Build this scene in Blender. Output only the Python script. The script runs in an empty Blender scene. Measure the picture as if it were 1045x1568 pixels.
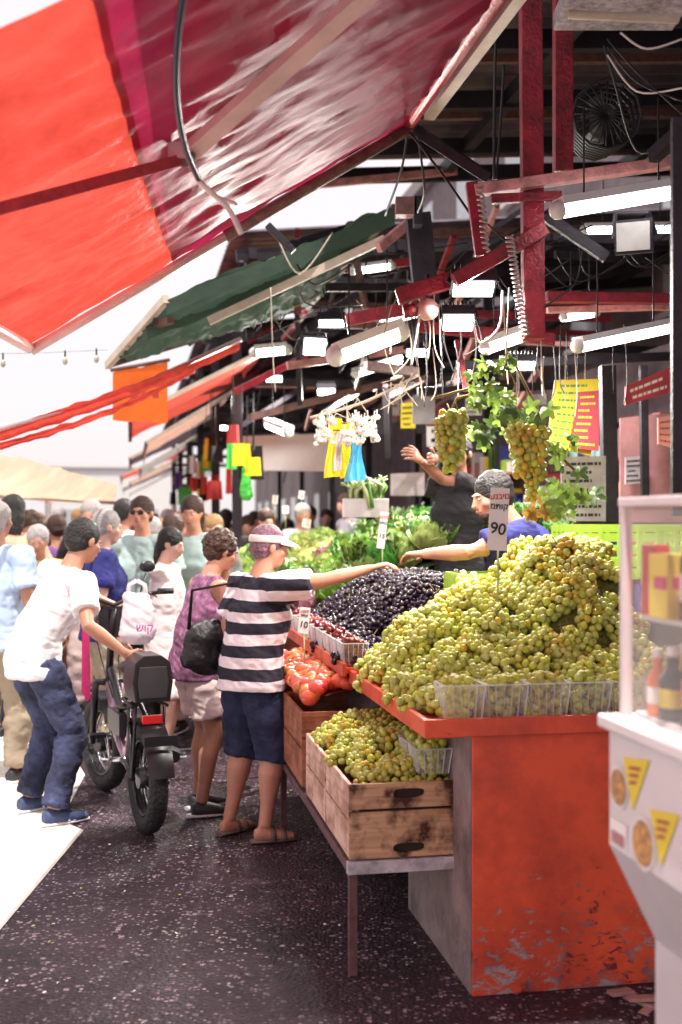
import bpy, math, random
from mathutils import Vector, Matrix, noise
random.seed(11)
V=Vector
F=1742.0; CH=1.6
# Survey: bearing/elevation read off the photo + real distance (m) -> world metres
def P(u,v,d): return V(((u-522.5)*d/F, d, CH-(v-800.0)*d/F))
TH=math.radians(10.5); CS=math.cos(TH); SN=math.sin(TH)
def ST(a,b,z): return V((a*CS-b*SN, a*SN+b*CS, z))      # street frame: a across, b along
RS=Matrix.Rotation(TH,3,'Z')
scene=bpy.context.scene; col=scene.collection
R=random.random
def U(a,b): return a+(b-a)*random.random()

# ------------------------------------------------------------------ materials
MC={}
def mat(name,c,rough=.6,metal=0,var=.18,scale=6,bump=0,bscale=60,emis=0,sss=0,transl=0,objvar=0,tint=False,alpha=1,spec=.5,c2=None,c2amt=.5):
    if name in MC: return MC[name]
    m=bpy.data.materials.new(name); m.use_nodes=True; N=m.node_tree.nodes; L=m.node_tree.links
    b=N['Principled BSDF']; out=N['Material Output']
    b.inputs['Roughness'].default_value=rough; b.inputs['Metallic'].default_value=metal
    b.inputs['Specular IOR Level'].default_value=spec
    tc=N.new('ShaderNodeTexCoord')
    nz=N.new('ShaderNodeTexNoise'); nz.inputs['Scale'].default_value=scale; nz.inputs['Detail'].default_value=6; nz.inputs['Roughness'].default_value=.65
    L.new(tc.outputs['Object'],nz.inputs['Vector'])
    rp=N.new('ShaderNodeValToRGB'); e=rp.color_ramp.elements
    lo=[x*(1-var) for x in c]; hi=[min(1,x*(1+var)) for x in c]
    e[0].position=.3; e[1].position=.7
    e[0].color=(*lo,1); e[1].color=(*hi,1)
    if c2:
        e2=rp.color_ramp.elements.new(.7+.2*(1-c2amt)); e2.color=(*c2,1); e[1].position=.62
    L.new(nz.outputs['Fac'],rp.inputs['Fac'])
    colout=rp.outputs['Color']
    if tint:
        at=N.new('ShaderNodeAttribute'); at.attribute_name='tint'
        mx=N.new('ShaderNodeMix'); mx.data_type='RGBA'; mx.blend_type='MULTIPLY'; mx.inputs[0].default_value=1
        L.new(colout,mx.inputs[6]); L.new(at.outputs['Color'],mx.inputs[7]); colout=mx.outputs[2]
    if objvar:
        oi=N.new('ShaderNodeObjectInfo'); hs=N.new('ShaderNodeHueSaturation')
        mr=N.new('ShaderNodeMapRange'); mr.inputs[3].default_value=.5-objvar*.12; mr.inputs[4].default_value=.5+objvar*.12
        mv=N.new('ShaderNodeMapRange'); mv.inputs[3].default_value=1-objvar; mv.inputs[4].default_value=1+objvar*.6
        L.new(oi.outputs['Random'],mr.inputs[0]); L.new(mr.outputs[0],hs.inputs['Hue'])
        fr=N.new('ShaderNodeMath'); fr.operation='MULTIPLY'; fr.inputs[1].default_value=7.3
        f2=N.new('ShaderNodeMath'); f2.operation='FRACT'
        L.new(oi.outputs['Random'],fr.inputs[0]); L.new(fr.outputs[0],f2.inputs[0]); L.new(f2.outputs[0],mv.inputs[0]); L.new(mv.outputs[0],hs.inputs['Value'])
        L.new(colout,hs.inputs['Color']); colout=hs.outputs['Color']
    L.new(colout,b.inputs['Base Color'])
    if bump:
        nb=N.new('ShaderNodeTexNoise'); nb.inputs['Scale'].default_value=bscale; nb.inputs['Detail'].default_value=4
        L.new(tc.outputs['Object'],nb.inputs['Vector'])
        bp=N.new('ShaderNodeBump'); bp.inputs['Strength'].default_value=bump; bp.inputs['Distance'].default_value=.02
        L.new(nb.outputs['Fac'],bp.inputs['Height']); L.new(bp.outputs['Normal'],b.inputs['Normal'])
    if sss:
        b.inputs['Subsurface Weight'].default_value=sss; b.inputs['Subsurface Radius'].default_value=(1,.5,.25); b.inputs['Subsurface Scale'].default_value=.012
    if emis:
        L.new(colout,b.inputs['Emission Color']); b.inputs['Emission Strength'].default_value=emis; m.cycles.emission_sampling='NONE'
    if alpha<1: b.inputs['Alpha'].default_value=alpha
    if transl:
        tr=N.new('ShaderNodeBsdfTranslucent'); L.new(colout,tr.inputs['Color'])
        ms=N.new('ShaderNodeMixShader'); ms.inputs[0].default_value=transl
        L.new(b.outputs[0],ms.inputs[1]); L.new(tr.outputs[0],ms.inputs[2]); L.new(ms.outputs[0],out.inputs['Surface'])
    MC[name]=m; return m

def asphalt():
    m=bpy.data.materials.new('asphalt'); m.use_nodes=True; N=m.node_tree.nodes; L=m.node_tree.links; b=N['Principled BSDF']
    tc=N.new('ShaderNodeTexCoord')
    def nz(s,d=8,r=.7):
        n=N.new('ShaderNodeTexNoise'); n.inputs['Scale'].default_value=s; n.inputs['Detail'].default_value=d; n.inputs['Roughness'].default_value=r
        L.new(tc.outputs['Object'],n.inputs['Vector']); return n
    def math_(op,a,bv):
        n=N.new('ShaderNodeMath'); n.operation=op; L.new(a,n.inputs[0])
        if isinstance(bv,(int,float)): n.inputs[1].default_value=bv
        else: L.new(bv,n.inputs[1])
        return n.outputs[0]
    big=nz(1.3); fine=nz(38,5,.75)
    vo=N.new('ShaderNodeTexVoronoi'); vo.inputs['Scale'].default_value=62; L.new(tc.outputs['Object'],vo.inputs['Vector'])
    v2=N.new('ShaderNodeTexVoronoi'); v2.inputs['Scale'].default_value=32; L.new(tc.outputs['Object'],v2.inputs['Vector'])
    r1=N.new('ShaderNodeValToRGB'); r1.color_ramp.elements[0].position=.35; r1.color_ramp.elements[1].position=.68
    r1.color_ramp.elements[0].color=(.015,.008,.013,1); r1.color_ramp.elements[1].color=(.062,.033,.048,1)
    L.new(big.outputs['Fac'],r1.inputs['Fac'])
    cov=None
    for vv,th,rd in((vo,.70,.45),(v2,.84,.36)):
        s=N.new('ShaderNodeSeparateColor'); L.new(vv.outputs['Color'],s.inputs[0])
        k=math_('MULTIPLY',math_('GREATER_THAN',s.outputs[0],th),math_('LESS_THAN',vv.outputs['Distance'],rd))
        k=math_('MULTIPLY',k,s.outputs[1])
        cov=k if cov is None else math_('MAXIMUM',cov,k)
    dens=N.new('ShaderNodeMapRange'); dens.inputs[1].default_value=.36; dens.inputs[2].default_value=.56; L.new(nz(2.2).outputs['Fac'],dens.inputs[0])
    cov=math_('MULTIPLY',cov,dens.outputs[0])
    mx=N.new('ShaderNodeMix'); mx.data_type='RGBA'; L.new(cov,mx.inputs[0])
    L.new(r1.outputs[0],mx.inputs[6]); mx.inputs[7].default_value=(.48,.36,.42,1); L.new(mx.outputs[2],b.inputs['Base Color'])
    rr=N.new('ShaderNodeMapRange'); rr.inputs[1].default_value=.35; rr.inputs[2].default_value=.65; rr.inputs[3].default_value=.36; rr.inputs[4].default_value=.7
    L.new(nz(3.5).outputs['Fac'],rr.inputs[0]); L.new(rr.outputs[0],b.inputs['Roughness'])
    b.inputs['Specular IOR Level'].default_value=.35
    ad=math_('ADD',vo.outputs['Distance'],fine.outputs['Fac'])
    bp=N.new('ShaderNodeBump'); bp.inputs['Strength'].default_value=.8; bp.inputs['Distance'].default_value=.012
    L.new(ad,bp.inputs['Height']); L.new(bp.outputs[0],b.inputs['Normal'])
    return m

def red_peel(name,base=(.78,.095,.035),under=(.36,.30,.32),low=.6,hi=.15):
    m=bpy.data.materials.new(name); m.use_nodes=True; N=m.node_tree.nodes; L=m.node_tree.links; b=N['Principled BSDF']
    tc=N.new('ShaderNodeTexCoord'); mp=N.new('ShaderNodeMapping'); mp.inputs['Scale'].default_value=(1,1,1.9); L.new(tc.outputs['Object'],mp.inputs[0])
    n=N.new('ShaderNodeTexNoise'); n.inputs['Scale'].default_value=17; n.inputs['Detail'].default_value=10; n.inputs['Roughness'].default_value=.76; n.inputs['Distortion'].default_value=.5; L.new(mp.outputs[0],n.inputs['Vector'])
    sx=N.new('ShaderNodeSeparateXYZ'); L.new(tc.outputs['Object'],sx.inputs[0])
    mr=N.new('ShaderNodeMapRange'); mr.inputs[1].default_value=0; mr.inputs[2].default_value=low; mr.inputs[3].default_value=hi; mr.inputs[4].default_value=-.03; L.new(sx.outputs[2],mr.inputs[0])
    ad=N.new('ShaderNodeMath'); ad.operation='ADD'; L.new(n.outputs['Fac'],ad.inputs[0]); L.new(mr.outputs[0],ad.inputs[1])
    rp=N.new('ShaderNodeValToRGB'); e=rp.color_ramp.elements; e[0].position=.64; e[1].position=.67; e[0].color=(0,0,0,1); e[1].color=(1,1,1,1); L.new(ad.outputs[0],rp.inputs['Fac'])
    n2=N.new('ShaderNodeTexNoise'); n2.inputs['Scale'].default_value=2.6; n2.inputs['Detail'].default_value=9; n2.inputs['Roughness'].default_value=.7; L.new(tc.outputs['Object'],n2.inputs['Vector'])
    r2=N.new('ShaderNodeValToRGB'); r2.color_ramp.elements[0].position=.3; r2.color_ramp.elements[1].position=.6
    r2.color_ramp.elements[0].color=(base[0]*.42,base[1]*.35,base[2]*.6,1); r2.color_ramp.elements[1].color=(*base,1); L.new(n2.outputs['Fac'],r2.inputs['Fac'])
    n3=N.new('ShaderNodeTexNoise'); n3.inputs['Scale'].default_value=6; n3.inputs['Detail'].default_value=2; L.new(tc.outputs['Object'],n3.inputs['Vector'])
    r3=N.new('ShaderNodeValToRGB'); r3.color_ramp.elements[0].position=.42; r3.color_ramp.elements[1].position=.6; r3.color_ramp.elements[0].color=(*under,1); r3.color_ramp.elements[1].color=(.16,.02,.03,1); L.new(n3.outputs['Fac'],r3.inputs['Fac'])
    mx=N.new('ShaderNodeMix'); mx.data_type='RGBA'; L.new(rp.outputs[0],mx.inputs[0]); L.new(r2.outputs[0],mx.inputs[6]); L.new(r3.outputs[0],mx.inputs[7])
    L.new(mx.outputs[2],b.inputs['Base Color']); b.inputs['Roughness'].default_value=.42
    bp=N.new('ShaderNodeBump'); bp.invert=True; bp.inputs['Strength'].default_value=.5; bp.inputs['Distance'].default_value=.004; L.new(rp.outputs[0],bp.inputs['Height']); L.new(bp.outputs[0],b.inputs['Normal'])
    MC[name]=m; return m

def stripes(name,ca,cb,period,duty,axis=2):
    m=bpy.data.materials.new(name); m.use_nodes=True; N=m.node_tree.nodes; L=m.node_tree.links; b=N['Principled BSDF']
    tc=N.new('ShaderNodeTexCoord'); sx=N.new('ShaderNodeSeparateXYZ'); L.new(tc.outputs['Object'],sx.inputs[0])
    nz=N.new('ShaderNodeTexNoise'); nz.inputs['Scale'].default_value=4; L.new(tc.outputs['Object'],nz.inputs['Vector'])
    a=N.new('ShaderNodeMath'); a.operation='MULTIPLY_ADD'; a.inputs[1].default_value=.04; L.new(nz.outputs['Fac'],a.inputs[0]); L.new(sx.outputs[axis],a.inputs[2])
    d=N.new('ShaderNodeMath'); d.operation='DIVIDE'; d.inputs[1].default_value=period; L.new(a.outputs[0],d.inputs[0])
    f=N.new('ShaderNodeMath'); f.operation='FRACT'; L.new(d.outputs[0],f.inputs[0])
    g=N.new('ShaderNodeMath'); g.operation='GREATER_THAN'; g.inputs[1].default_value=duty; L.new(f.outputs[0],g.inputs[0])
    mx=N.new('ShaderNodeMix'); mx.data_type='RGBA'; L.new(g.outputs[0],mx.inputs[0]); mx.inputs[6].default_value=(*ca,1); mx.inputs[7].default_value=(*cb,1)
    L.new(mx.outputs[2],b.inputs['Base Color']); b.inputs['Roughness'].default_value=.85
    nb=N.new('ShaderNodeTexNoise'); nb.inputs['Scale'].default_value=22; L.new(tc.outputs['Object'],nb.inputs['Vector'])
    bp=N.new('ShaderNodeBump'); bp.inputs['Strength'].default_value=.35; bp.inputs['Distance'].default_value=.02; L.new(nb.outputs['Fac'],bp.inputs['Height']); L.new(bp.outputs[0],b.inputs['Normal'])
    MC[name]=m; return m
def wood(name,c1,c2,burn=False):
    m=bpy.data.materials.new(name); m.use_nodes=True; N=m.node_tree.nodes; L=m.node_tree.links; b=N['Principled BSDF']
    tc=N.new('ShaderNodeTexCoord'); mp=N.new('ShaderNodeMapping'); mp.inputs['Scale'].default_value=(3,3,45); L.new(tc.outputs['Object'],mp.inputs[0])
    n=N.new('ShaderNodeTexNoise'); n.inputs['Scale'].default_value=1.5; n.inputs['Detail'].default_value=8; n.inputs['Distortion'].default_value=.4; L.new(mp.outputs[0],n.inputs['Vector'])
    rp=N.new('ShaderNodeValToRGB'); rp.color_ramp.elements[0].position=.3; rp.color_ramp.elements[1].position=.7; rp.color_ramp.elements[0].color=(*c1,1); rp.color_ramp.elements[1].color=(*c2,1); L.new(n.outputs['Fac'],rp.inputs['Fac'])
    n2=N.new('ShaderNodeTexNoise'); n2.inputs['Scale'].default_value=8; n2.inputs['Detail'].default_value=4; n2.inputs['Roughness'].default_value=.6; L.new(tc.outputs['Object'],n2.inputs['Vector'])
    r2=N.new('ShaderNodeValToRGB'); r2.color_ramp.elements[0].position=.46; r2.color_ramp.elements[1].position=.62; r2.color_ramp.elements[0].color=(1,1,1,1); r2.color_ramp.elements[1].color=(.10,.05,.035,1) if burn else (.6,.5,.45,1); L.new(n2.outputs['Fac'],r2.inputs['Fac'])
    mx=N.new('ShaderNodeMix'); mx.data_type='RGBA'; mx.blend_type='MULTIPLY'; mx.inputs[0].default_value=1; L.new(rp.outputs[0],mx.inputs[6]); L.new(r2.outputs[0],mx.inputs[7])
    L.new(mx.outputs[2],b.inputs['Base Color']); b.inputs['Roughness'].default_value=.7
    bp=N.new('ShaderNodeBump'); bp.inputs['Strength'].default_value=.3; bp.inputs['Distance'].default_value=.004; L.new(n.outputs['Fac'],bp.inputs['Height']); L.new(bp.outputs[0],b.inputs['Normal'])
    MC[name]=m; return m

# ------------------------------------------------------------------ mesh builder
def frm(t,ref):
    x=ref-t*ref.dot(t)
    if x.length<1e-3:
        ref=V((1,0,0)) if abs(t.x)<.8 else V((0,1,0)); x=ref-t*ref.dot(t)
    x.normalize(); return x,t.cross(x)
_sph={}
def sphT(n):
    if n not in _sph:
        vs=[(0,0,1)]; fs=[]; m=n; k=max(3,n//2)
        for i in range(1,k):
            ph=math.pi*i/k
            for j in range(m):
                th=2*math.pi*j/m; vs.append((math.sin(ph)*math.cos(th),math.sin(ph)*math.sin(th),math.cos(ph)))
        vs.append((0,0,-1)); last=len(vs)-1
        for j in range(m): fs.append((0,1+j,1+(j+1)%m))
        for i in range(k-2):
            for j in range(m):
                a=1+i*m+j; b=1+i*m+(j+1)%m; fs.append((a,a+m,b+m,b))
        o=1+(k-2)*m
        for j in range(m): fs.append((o+j,last,o+(j+1)%m))
        _sph[n]=([V(v) for v in vs],fs)
    return _sph[n]
class MB:
    def __init__(s): s.v=[]; s.f=[]; s.m=[]; s.sm=[]; s.mats=[]; s.tint=None; s.ft=[]; s.cur=(1,1,1)
    def mi(s,m):
        if m is None: return 0
        if m not in s.mats: s.mats.append(m)
        return s.mats.index(m)
    def add(s,vs,fs,m,smooth=False):
        o=len(s.v); s.v+=vs; k=s.mi(m)
        for f in fs: s.f.append([i+o for i in f]); s.m.append(k); s.sm.append(smooth); s.ft.append(s.cur)
    def box(s,c,size,m=None,rot=None):
        x,y,z=size[0]/2,size[1]/2,size[2]/2
        vs=[V((a*x,b*y,d*z)) for a in(-1,1) for b in(-1,1) for d in(-1,1)]
        if rot is not None: vs=[rot@v for v in vs]
        s.add([v+V(c) for v in vs],[(0,1,3,2),(4,6,7,5),(0,4,5,1),(2,3,7,6),(0,2,6,4),(1,5,7,3)],m)
    def beam(s,p0,p1,w,h,m=None,up=V((0,0,1))):
        t=(p1-p0).normalized(); x,y=frm(t,up)
        vs=[]
        for p in(p0,p1):
            for a,b in((-1,-1),(1,-1),(1,1),(-1,1)): vs.append(p+x*a*h/2+y*b*w/2)
        s.add(vs,[(0,3,2,1),(4,5,6,7),(0,1,5,4),(1,2,6,5),(2,3,7,6),(3,0,4,7)],m)
    def tube(s,pts,r,m=None,seg=10,ref=V((0,0,1)),closed=False,caps=True,smooth=True):
        n=len(pts); vs=[]; fs=[]
        if not isinstance(r,(list,tuple)): r=[r]*n
        for i in range(n):
            if closed: t=pts[(i+1)%n]-pts[i-1]
            else: t=pts[min(i+1,n-1)]-pts[max(i-1,0)]
            t=t.normalized(); x,y=frm(t,ref); rr=r[i]; rx,ry=(rr if isinstance(rr,(tuple,list)) else (rr,rr))
            for j in range(seg):
                a=2*math.pi*j/seg; vs.append(pts[i]+x*math.cos(a)*rx+y*math.sin(a)*ry)
        for i in range(n if closed else n-1):
            for j in range(seg):
                a=i*seg+j; b=i*seg+(j+1)%seg; c=((i+1)%n)*seg+(j+1)%seg; d=((i+1)%n)*seg+j; fs.append((a,b,c,d))
        s.add(vs,fs,m,smooth)
        if caps and not closed:
            o=len(s.v)-len(vs); k=s.mi(m)
            s.f.append([o+j for j in range(seg)][::-1]); s.f.append([o+(n-1)*seg+j for j in range(seg)])
            for _ in(0,1): s.m.append(k); s.sm.append(False); s.ft.append(s.cur)
    def sph(s,c,r,m=None,rot=None,n=12):
        if not isinstance(r,(tuple,list,Vector)): r=(r,r,r)
        vs,fs=sphT(n); out=[]
        for v in vs:
            w=V((v.x*r[0],v.y*r[1],v.z*r[2]))
            if rot is not None: w=rot@w
            out.append(w+V(c))
        s.add(out,fs,m,True)
    def poly(s,pts,m=None,smooth=False): s.add([V(p) for p in pts],[tuple(range(len(pts)))],m,smooth)
    def grid(s,fn,nu,nv,m=None,smooth=True):
        vs=[fn(i/nu,j/nv) for i in range(nu+1) for j in range(nv+1)]
        fs=[(i*(nv+1)+j,(i+1)*(nv+1)+j,(i+1)*(nv+1)+j+1,i*(nv+1)+j+1) for i in range(nu) for j in range(nv)]
        s.add(vs,fs,m,smooth)
    def prism(s,prof,p0,p1,xa,ya,m=None):
        n=len(prof); vs=[p+xa*a+ya*b for p in(p0,p1) for a,b in prof]
        fs=[tuple(range(n))[::-1],tuple(range(n,2*n))]+[(i,(i+1)%n,(i+1)%n+n,i+n) for i in range(n)]
        s.add(vs,fs,m)
    def mesh(s,name,origin=V((0,0,0))):
        me=bpy.data.meshes.new(name); me.from_pydata([tuple(v-origin) for v in s.v],[],s.f)
        for m in s.mats: me.materials.append(m)
        if s.mats: me.polygons.foreach_set('material_index',s.m)
        me.polygons.foreach_set('use_smooth',s.sm)
        if s.tint:
            at=me.color_attributes.new('tint','FLOAT_COLOR','CORNER'); buf=[]
            for f,t in zip(s.f,s.ft): buf+=[t[0],t[1],t[2],1]*len(f)
            at.data.foreach_set('color',buf)
        me.update(); return me
    def obj(s,name,parent=None,bevel=0,origin=None):
        if origin is None:
            if parent is None and s.v:
                xs=[v.x for v in s.v]; ys=[v.y for v in s.v]; zs=[v.z for v in s.v]
                origin=V(((min(xs)+max(xs))/2,(min(ys)+max(ys))/2,min(zs)))
            else: origin=parent.location.copy() if parent else V((0,0,0))
        me=s.mesh(name,origin); ob=bpy.data.objects.new(name,me); col.objects.link(ob)
        if parent: ob.parent=parent
        else: ob.location=origin
        if bevel:
            b=ob.modifiers.new('bevel','BEVEL'); b.width=bevel; b.segments=2; b.limit_method='ANGLE'
        return ob
def empty(name,loc=(0,0,0)):
    e=bpy.data.objects.new(name,None); e.location=V(loc); e.empty_display_size=.1; col.objects.link(e); return e
def remesh(mb,name,m,parent,vox,it=3,wr=0,ws=6,bias=.25):
    me=mb.mesh(name+'_src'); ob=bpy.data.objects.new(name,me); col.objects.link(ob)
    r=ob.modifiers.new('r','REMESH'); r.mode='VOXEL'; r.voxel_size=vox
    if it:
        sm=ob.modifiers.new('s','SMOOTH'); sm.factor=.5; sm.iterations=it
    dg=bpy.context.evaluated_depsgraph_get(); dg.update()
    me2=bpy.data.meshes.new_from_object(ob.evaluated_get(dg)); me2.name=name
    ob.modifiers.clear(); ob.data=me2; bpy.data.meshes.remove(me)
    me2.materials.clear(); me2.materials.append(m)
    n=len(me2.polygons); me2.polygons.foreach_set('use_smooth',[True]*n); me2.polygons.foreach_set('material_index',[0]*n)
    if wr:
        ns=[v.normal.copy() for v in me2.vertices]; off=V((R()*50,R()*50,0))
        for v,nn in zip(me2.vertices,ns):
            c=v.co; q=V((c.x*ws,c.y*ws,c.z*ws*1.6))+off
            q2=V((q.x+q.z*.5,q.y-q.z*.4,q.z*.8))*2.3
            k=noise.noise(q)+.7*(1-2*abs(noise.noise(q2)))*.6+bias
            v.co=c+nn*(wr*k)
    ob.parent=parent; return ob

# ------------------------------------------------------------------ people
skinA=mat('skin_tan',(.58,.27,.18),.5,sss=.1,var=.12,scale=9)
skinB=mat('skin_olive',(.46,.22,.145),.5,sss=.1,var=.12,scale=9)
skinC=mat('skin_fair',(.66,.38,.30),.5,sss=.1,var=.12,scale=9)
h_black=mat('hair_black',(.012,.009,.009),.45,bump=.8,bscale=90)
h_brown=mat('hair_brown',(.05,.018,.01),.5,bump=.8,bscale=90)
h_grey=mat('hair_grey',(.42,.38,.38),.6,bump=.8,bscale=90)
h_pink=mat('hair_mauve',(.24,.12,.16),.55,var=.5,scale=40,bump=.9,bscale=90)
h_blond=mat('hair_blond',(.36,.2,.08),.55,bump=.8,bscale=90)
beardm=mat('beard_stubble',(.06,.03,.022),.7,var=.4,scale=60,bump=.5,bscale=150)
white_eye=mat('eye_white',(.6,.57,.54),.3,var=.02); dark=mat('dark_iris',(.015,.01,.008),.3,var=.02); lip=mat('lip',(.42,.14,.12),.45,var=.1)
shoe_dk=mat('shoe_dark',(.03,.03,.035),.5); shoe_wh=mat('shoe_white',(.7,.7,.72),.5); shoe_bl=mat('shoe_blue',(.05,.07,.16),.6); sandal=mat('sandal_leather',(.16,.11,.09),.6)

def ik(a,c,l1,l2,pole):
    d=c-a; L=d.length
    if L>l1+l2-.004: c=a+d*((l1+l2-.004)/L); d=c-a; L=d.length
    x=(l1*l1-l2*l2+L*L)/(2*L); h=math.sqrt(max(0,l1*l1-x*x)); n=d.normalized(); p=pole-n*pole.dot(n); p.normalize()
    return a+n*x+p*h,c
def hand(mb,w,dr,nrm,thumb,s,curl=.5,m=None):
    dr=dr.normalized(); nrm=(nrm-dr*nrm.dot(dr)).normalized(); sd=dr.cross(nrm).normalized()*thumb
    mb.tube([w-dr*.02*s,w+dr*.02*s,w+dr*.06*s,w+dr*.092*s],[(.024*s,.019*s),(.032*s,.017*s),(.041*s,.015*s),(.038*s,.012*s)],m,10,ref=sd)
    for i,(o,L,dz) in enumerate(((.029,.070,.0),(.0105,.079,.004),(-.0095,.073,.002),(-.029,.058,-.006))):
        p=w+dr*(.085+dz)*s+sd*o*s; d=dr+sd*o*2.2; d.normalize(); pts=[p]; c=curl*(1+.12*i)
        for k,fr in enumerate((.45,.32,.23)):
            d=(d*math.cos(c*.6)+nrm*math.sin(c*.6)).normalized(); p=p+d*L*fr*s; pts.append(p)
        mb.tube(pts,[.0092*s,.0088*s,.008*s,.0065*s],m,8,ref=sd)
        mb.sph(pts[-1],.0066*s,m,n=8)
    p=w+dr*.028*s+sd*.026*s; d=(dr*.6+sd*.8+nrm*.25).normalized(); p1=p+d*.036*s; d=(dr*.85+sd*.35+nrm*.35).normalized(); p2=p1+d*.03*s; p3=p2+(dr+nrm*.3).normalized()*.024*s
    mb.tube([p,p1,p2,p3],[.013*s,.011*s,.0098*s,.0075*s],m,8,ref=nrm); mb.sph(p3,.0077*s,m,n=8)

def person(name,loc,yaw=0,H=1.72,fem=False,fat=1.,pitch=0,roll=0,pel=(0,0),pelz=0,rh=None,lh=None,feet=None,toe=None,head=(0,0),skin=skinA,hs=1.,
           hair=h_black,style='short',top=None,kind='tee',bottom=None,legs='long',shoe=None,vox=.011,curl=.5,beard=None,extras=None,rnorm=None,lnorm=None,twist=0):
    loc=V(loc); s=H/1.75; e=empty(name,loc); Z=Matrix.Rotation(math.radians(yaw),3,'Z')
    Rp=Z@Matrix.Rotation(math.radians(roll),3,'Y')@Matrix.Rotation(-math.radians(pitch),3,'X')@Matrix.Rotation(math.radians(twist),3,'Z')
    X=Z@V((1,0,0)); Y=Z@V((0,1,0)); Xc=Rp@V((1,0,0)); Yc=Rp@V((0,1,0))
    PE=Z@V((pel[0],pel[1],0))+V((0,0,.93*s+pelz))
    up=lambda x,y,z: PE+Rp@(V((x,y,z))*s)
    mid=lambda f,x,y,z: PE+(Z@V((x,y,z))*s).lerp(Rp@(V((x,y,z))*s),f)
    sw=.165 if fem else .188; hw=.088
    pelv=PE; waist=mid(.5,0,0,.14); ch=up(0,.012,.32); sl=up(0,-.008,.475); nb=up(0,-.012,.535); 
    Rh=Z@Matrix.Rotation(math.radians(head[0]),3,'Z')@Matrix.Rotation(-math.radians(head[1]),3,'X')
    hc=nb+ (Rp@V((0,.0,.06))+Rh@V((0,.03,.095))*hs)*s
    shR=up(sw,-.01,.465); shL=up(-sw,-.01,.465)
    tgt=lambda w,sx: (V(w)-loc) if w is not None else up(sx*(sw+.075),.06,-.04)
    wR=tgt(rh,1); wL=tgt(lh,-1)
    pole=-Yc*1.0-V((0,0,.5))
    eR,wR=ik(shR,wR,.285*s,.255*s,pole+Xc*.4); eL,wL=ik(shL,wL,.285*s,.255*s,pole-Xc*.4)
    if feet is None: feet=[(.11,.03),(-.11,-.02)]
    hips=[PE+X*hw*s-V((0,0,.02*s)),PE-X*hw*s-V((0,0,.02*s))]
    ank=[]; kn=[]
    for hp,f in zip(hips,feet):
        a=Z@V((f[0],f[1],0))+V((0,0,(f[2] if len(f)>2 else 0)+.085*s)); k,a=ik(hp,a,.425*s,.415*s,Y+X*(.15 if hp is hips[0] else -.15)); kn.append(k); ank.append(a)
    body=MB(); ff=fat
    body.tube([pelv-V((0,0,.06*s)),pelv,waist,ch,sl,nb],[(.13*s*ff,.10*s*ff),(.152*s*ff,.106*s*ff),(.125*s*ff,.094*s*ff),(.150*s*ff,.110*s*ff),(.12*s,.075*s),(.06*s,.058*s)],None,18,ref=Xc)
    body.tube([nb-(nb-sl)*.3,nb.lerp(hc,.45),hc-Rh@V((0,.01,.02))*s],[.062*s,.054*s,.054*s],None,12,ref=Xc)
    for sh,el,wr in((shR,eR,wR),(shL,eL,wL)):
        body.tube([sl.lerp(sh,.4),sh,sh.lerp(el,.35),sh.lerp(el,.75),el,el.lerp(wr,.3),el.lerp(wr,.75),wr],[.05*s,.056*s*ff,.049*s*ff,.040*s*ff,.037*s,.040*s,.029*s,(.026*s,.021*s)],None,12,ref=Yc)
    for hp,k,a in zip(hips,kn,ank):
        body.tube([hp,hp.lerp(k,.35),hp.lerp(k,.8),k,k.lerp(a,.3)-Y*.012*s,k.lerp(a,.7),a],[.085*s*ff,.078*s*ff,.058*s*ff,.053*s*ff,.058*s*ff,.042*s,.037*s],None,14,ref=X)
    h_=s*hs
    E=lambda mb,c,r,m=None,n=14:mb.sph(hc+Rh@V(c)*h_,[q*h_ for q in r],m,Rh,n)
    E(body,(0,-.014,.028),(.073,.090,.084)); E(body,(0,.026,-.02),(.063,.068,.088)); E(body,(0,.042,-.078),(.042,.046,.036))
    E(body,(0,.084,.026),(.042,.012,.009)); E(body,(.045,.06,-.02),(.02,.022,.02)); E(body,(-.045,.06,-.02),(.02,.022,.02))
    body.tube([hc+Rh@V(p)*h_ for p in((0,.088,.018),(0,.102,-.008),(0,.110,-.024),(0,.095,-.034))],[.008*h_,.010*h_,.014*h_,.011*h_],None,8,ref=X)
    for q in(1,-1): E(body,(q*.080,-.004,-.006),(.011,.021,.032))
    E(body,(0,.091,-.055),(.023,.012,.009))
    hb=body if vox<=.008 else MB()
    hm=None if vox<=.008 else skin
    hand(hb,wR,wR-eR,(V(rnorm) if rnorm else -Xc*.9+Yc*.3),(1),s,curl,hm)
    hand(hb,wL,wL-eL,(V(lnorm) if lnorm else Xc*.9+Yc*.3),(-1),s,curl,hm)
    if hm: hb.obj('hands',e,origin=V((0,0,0)))
    fm=MB(); tang=toe or (8,-8)
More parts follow.
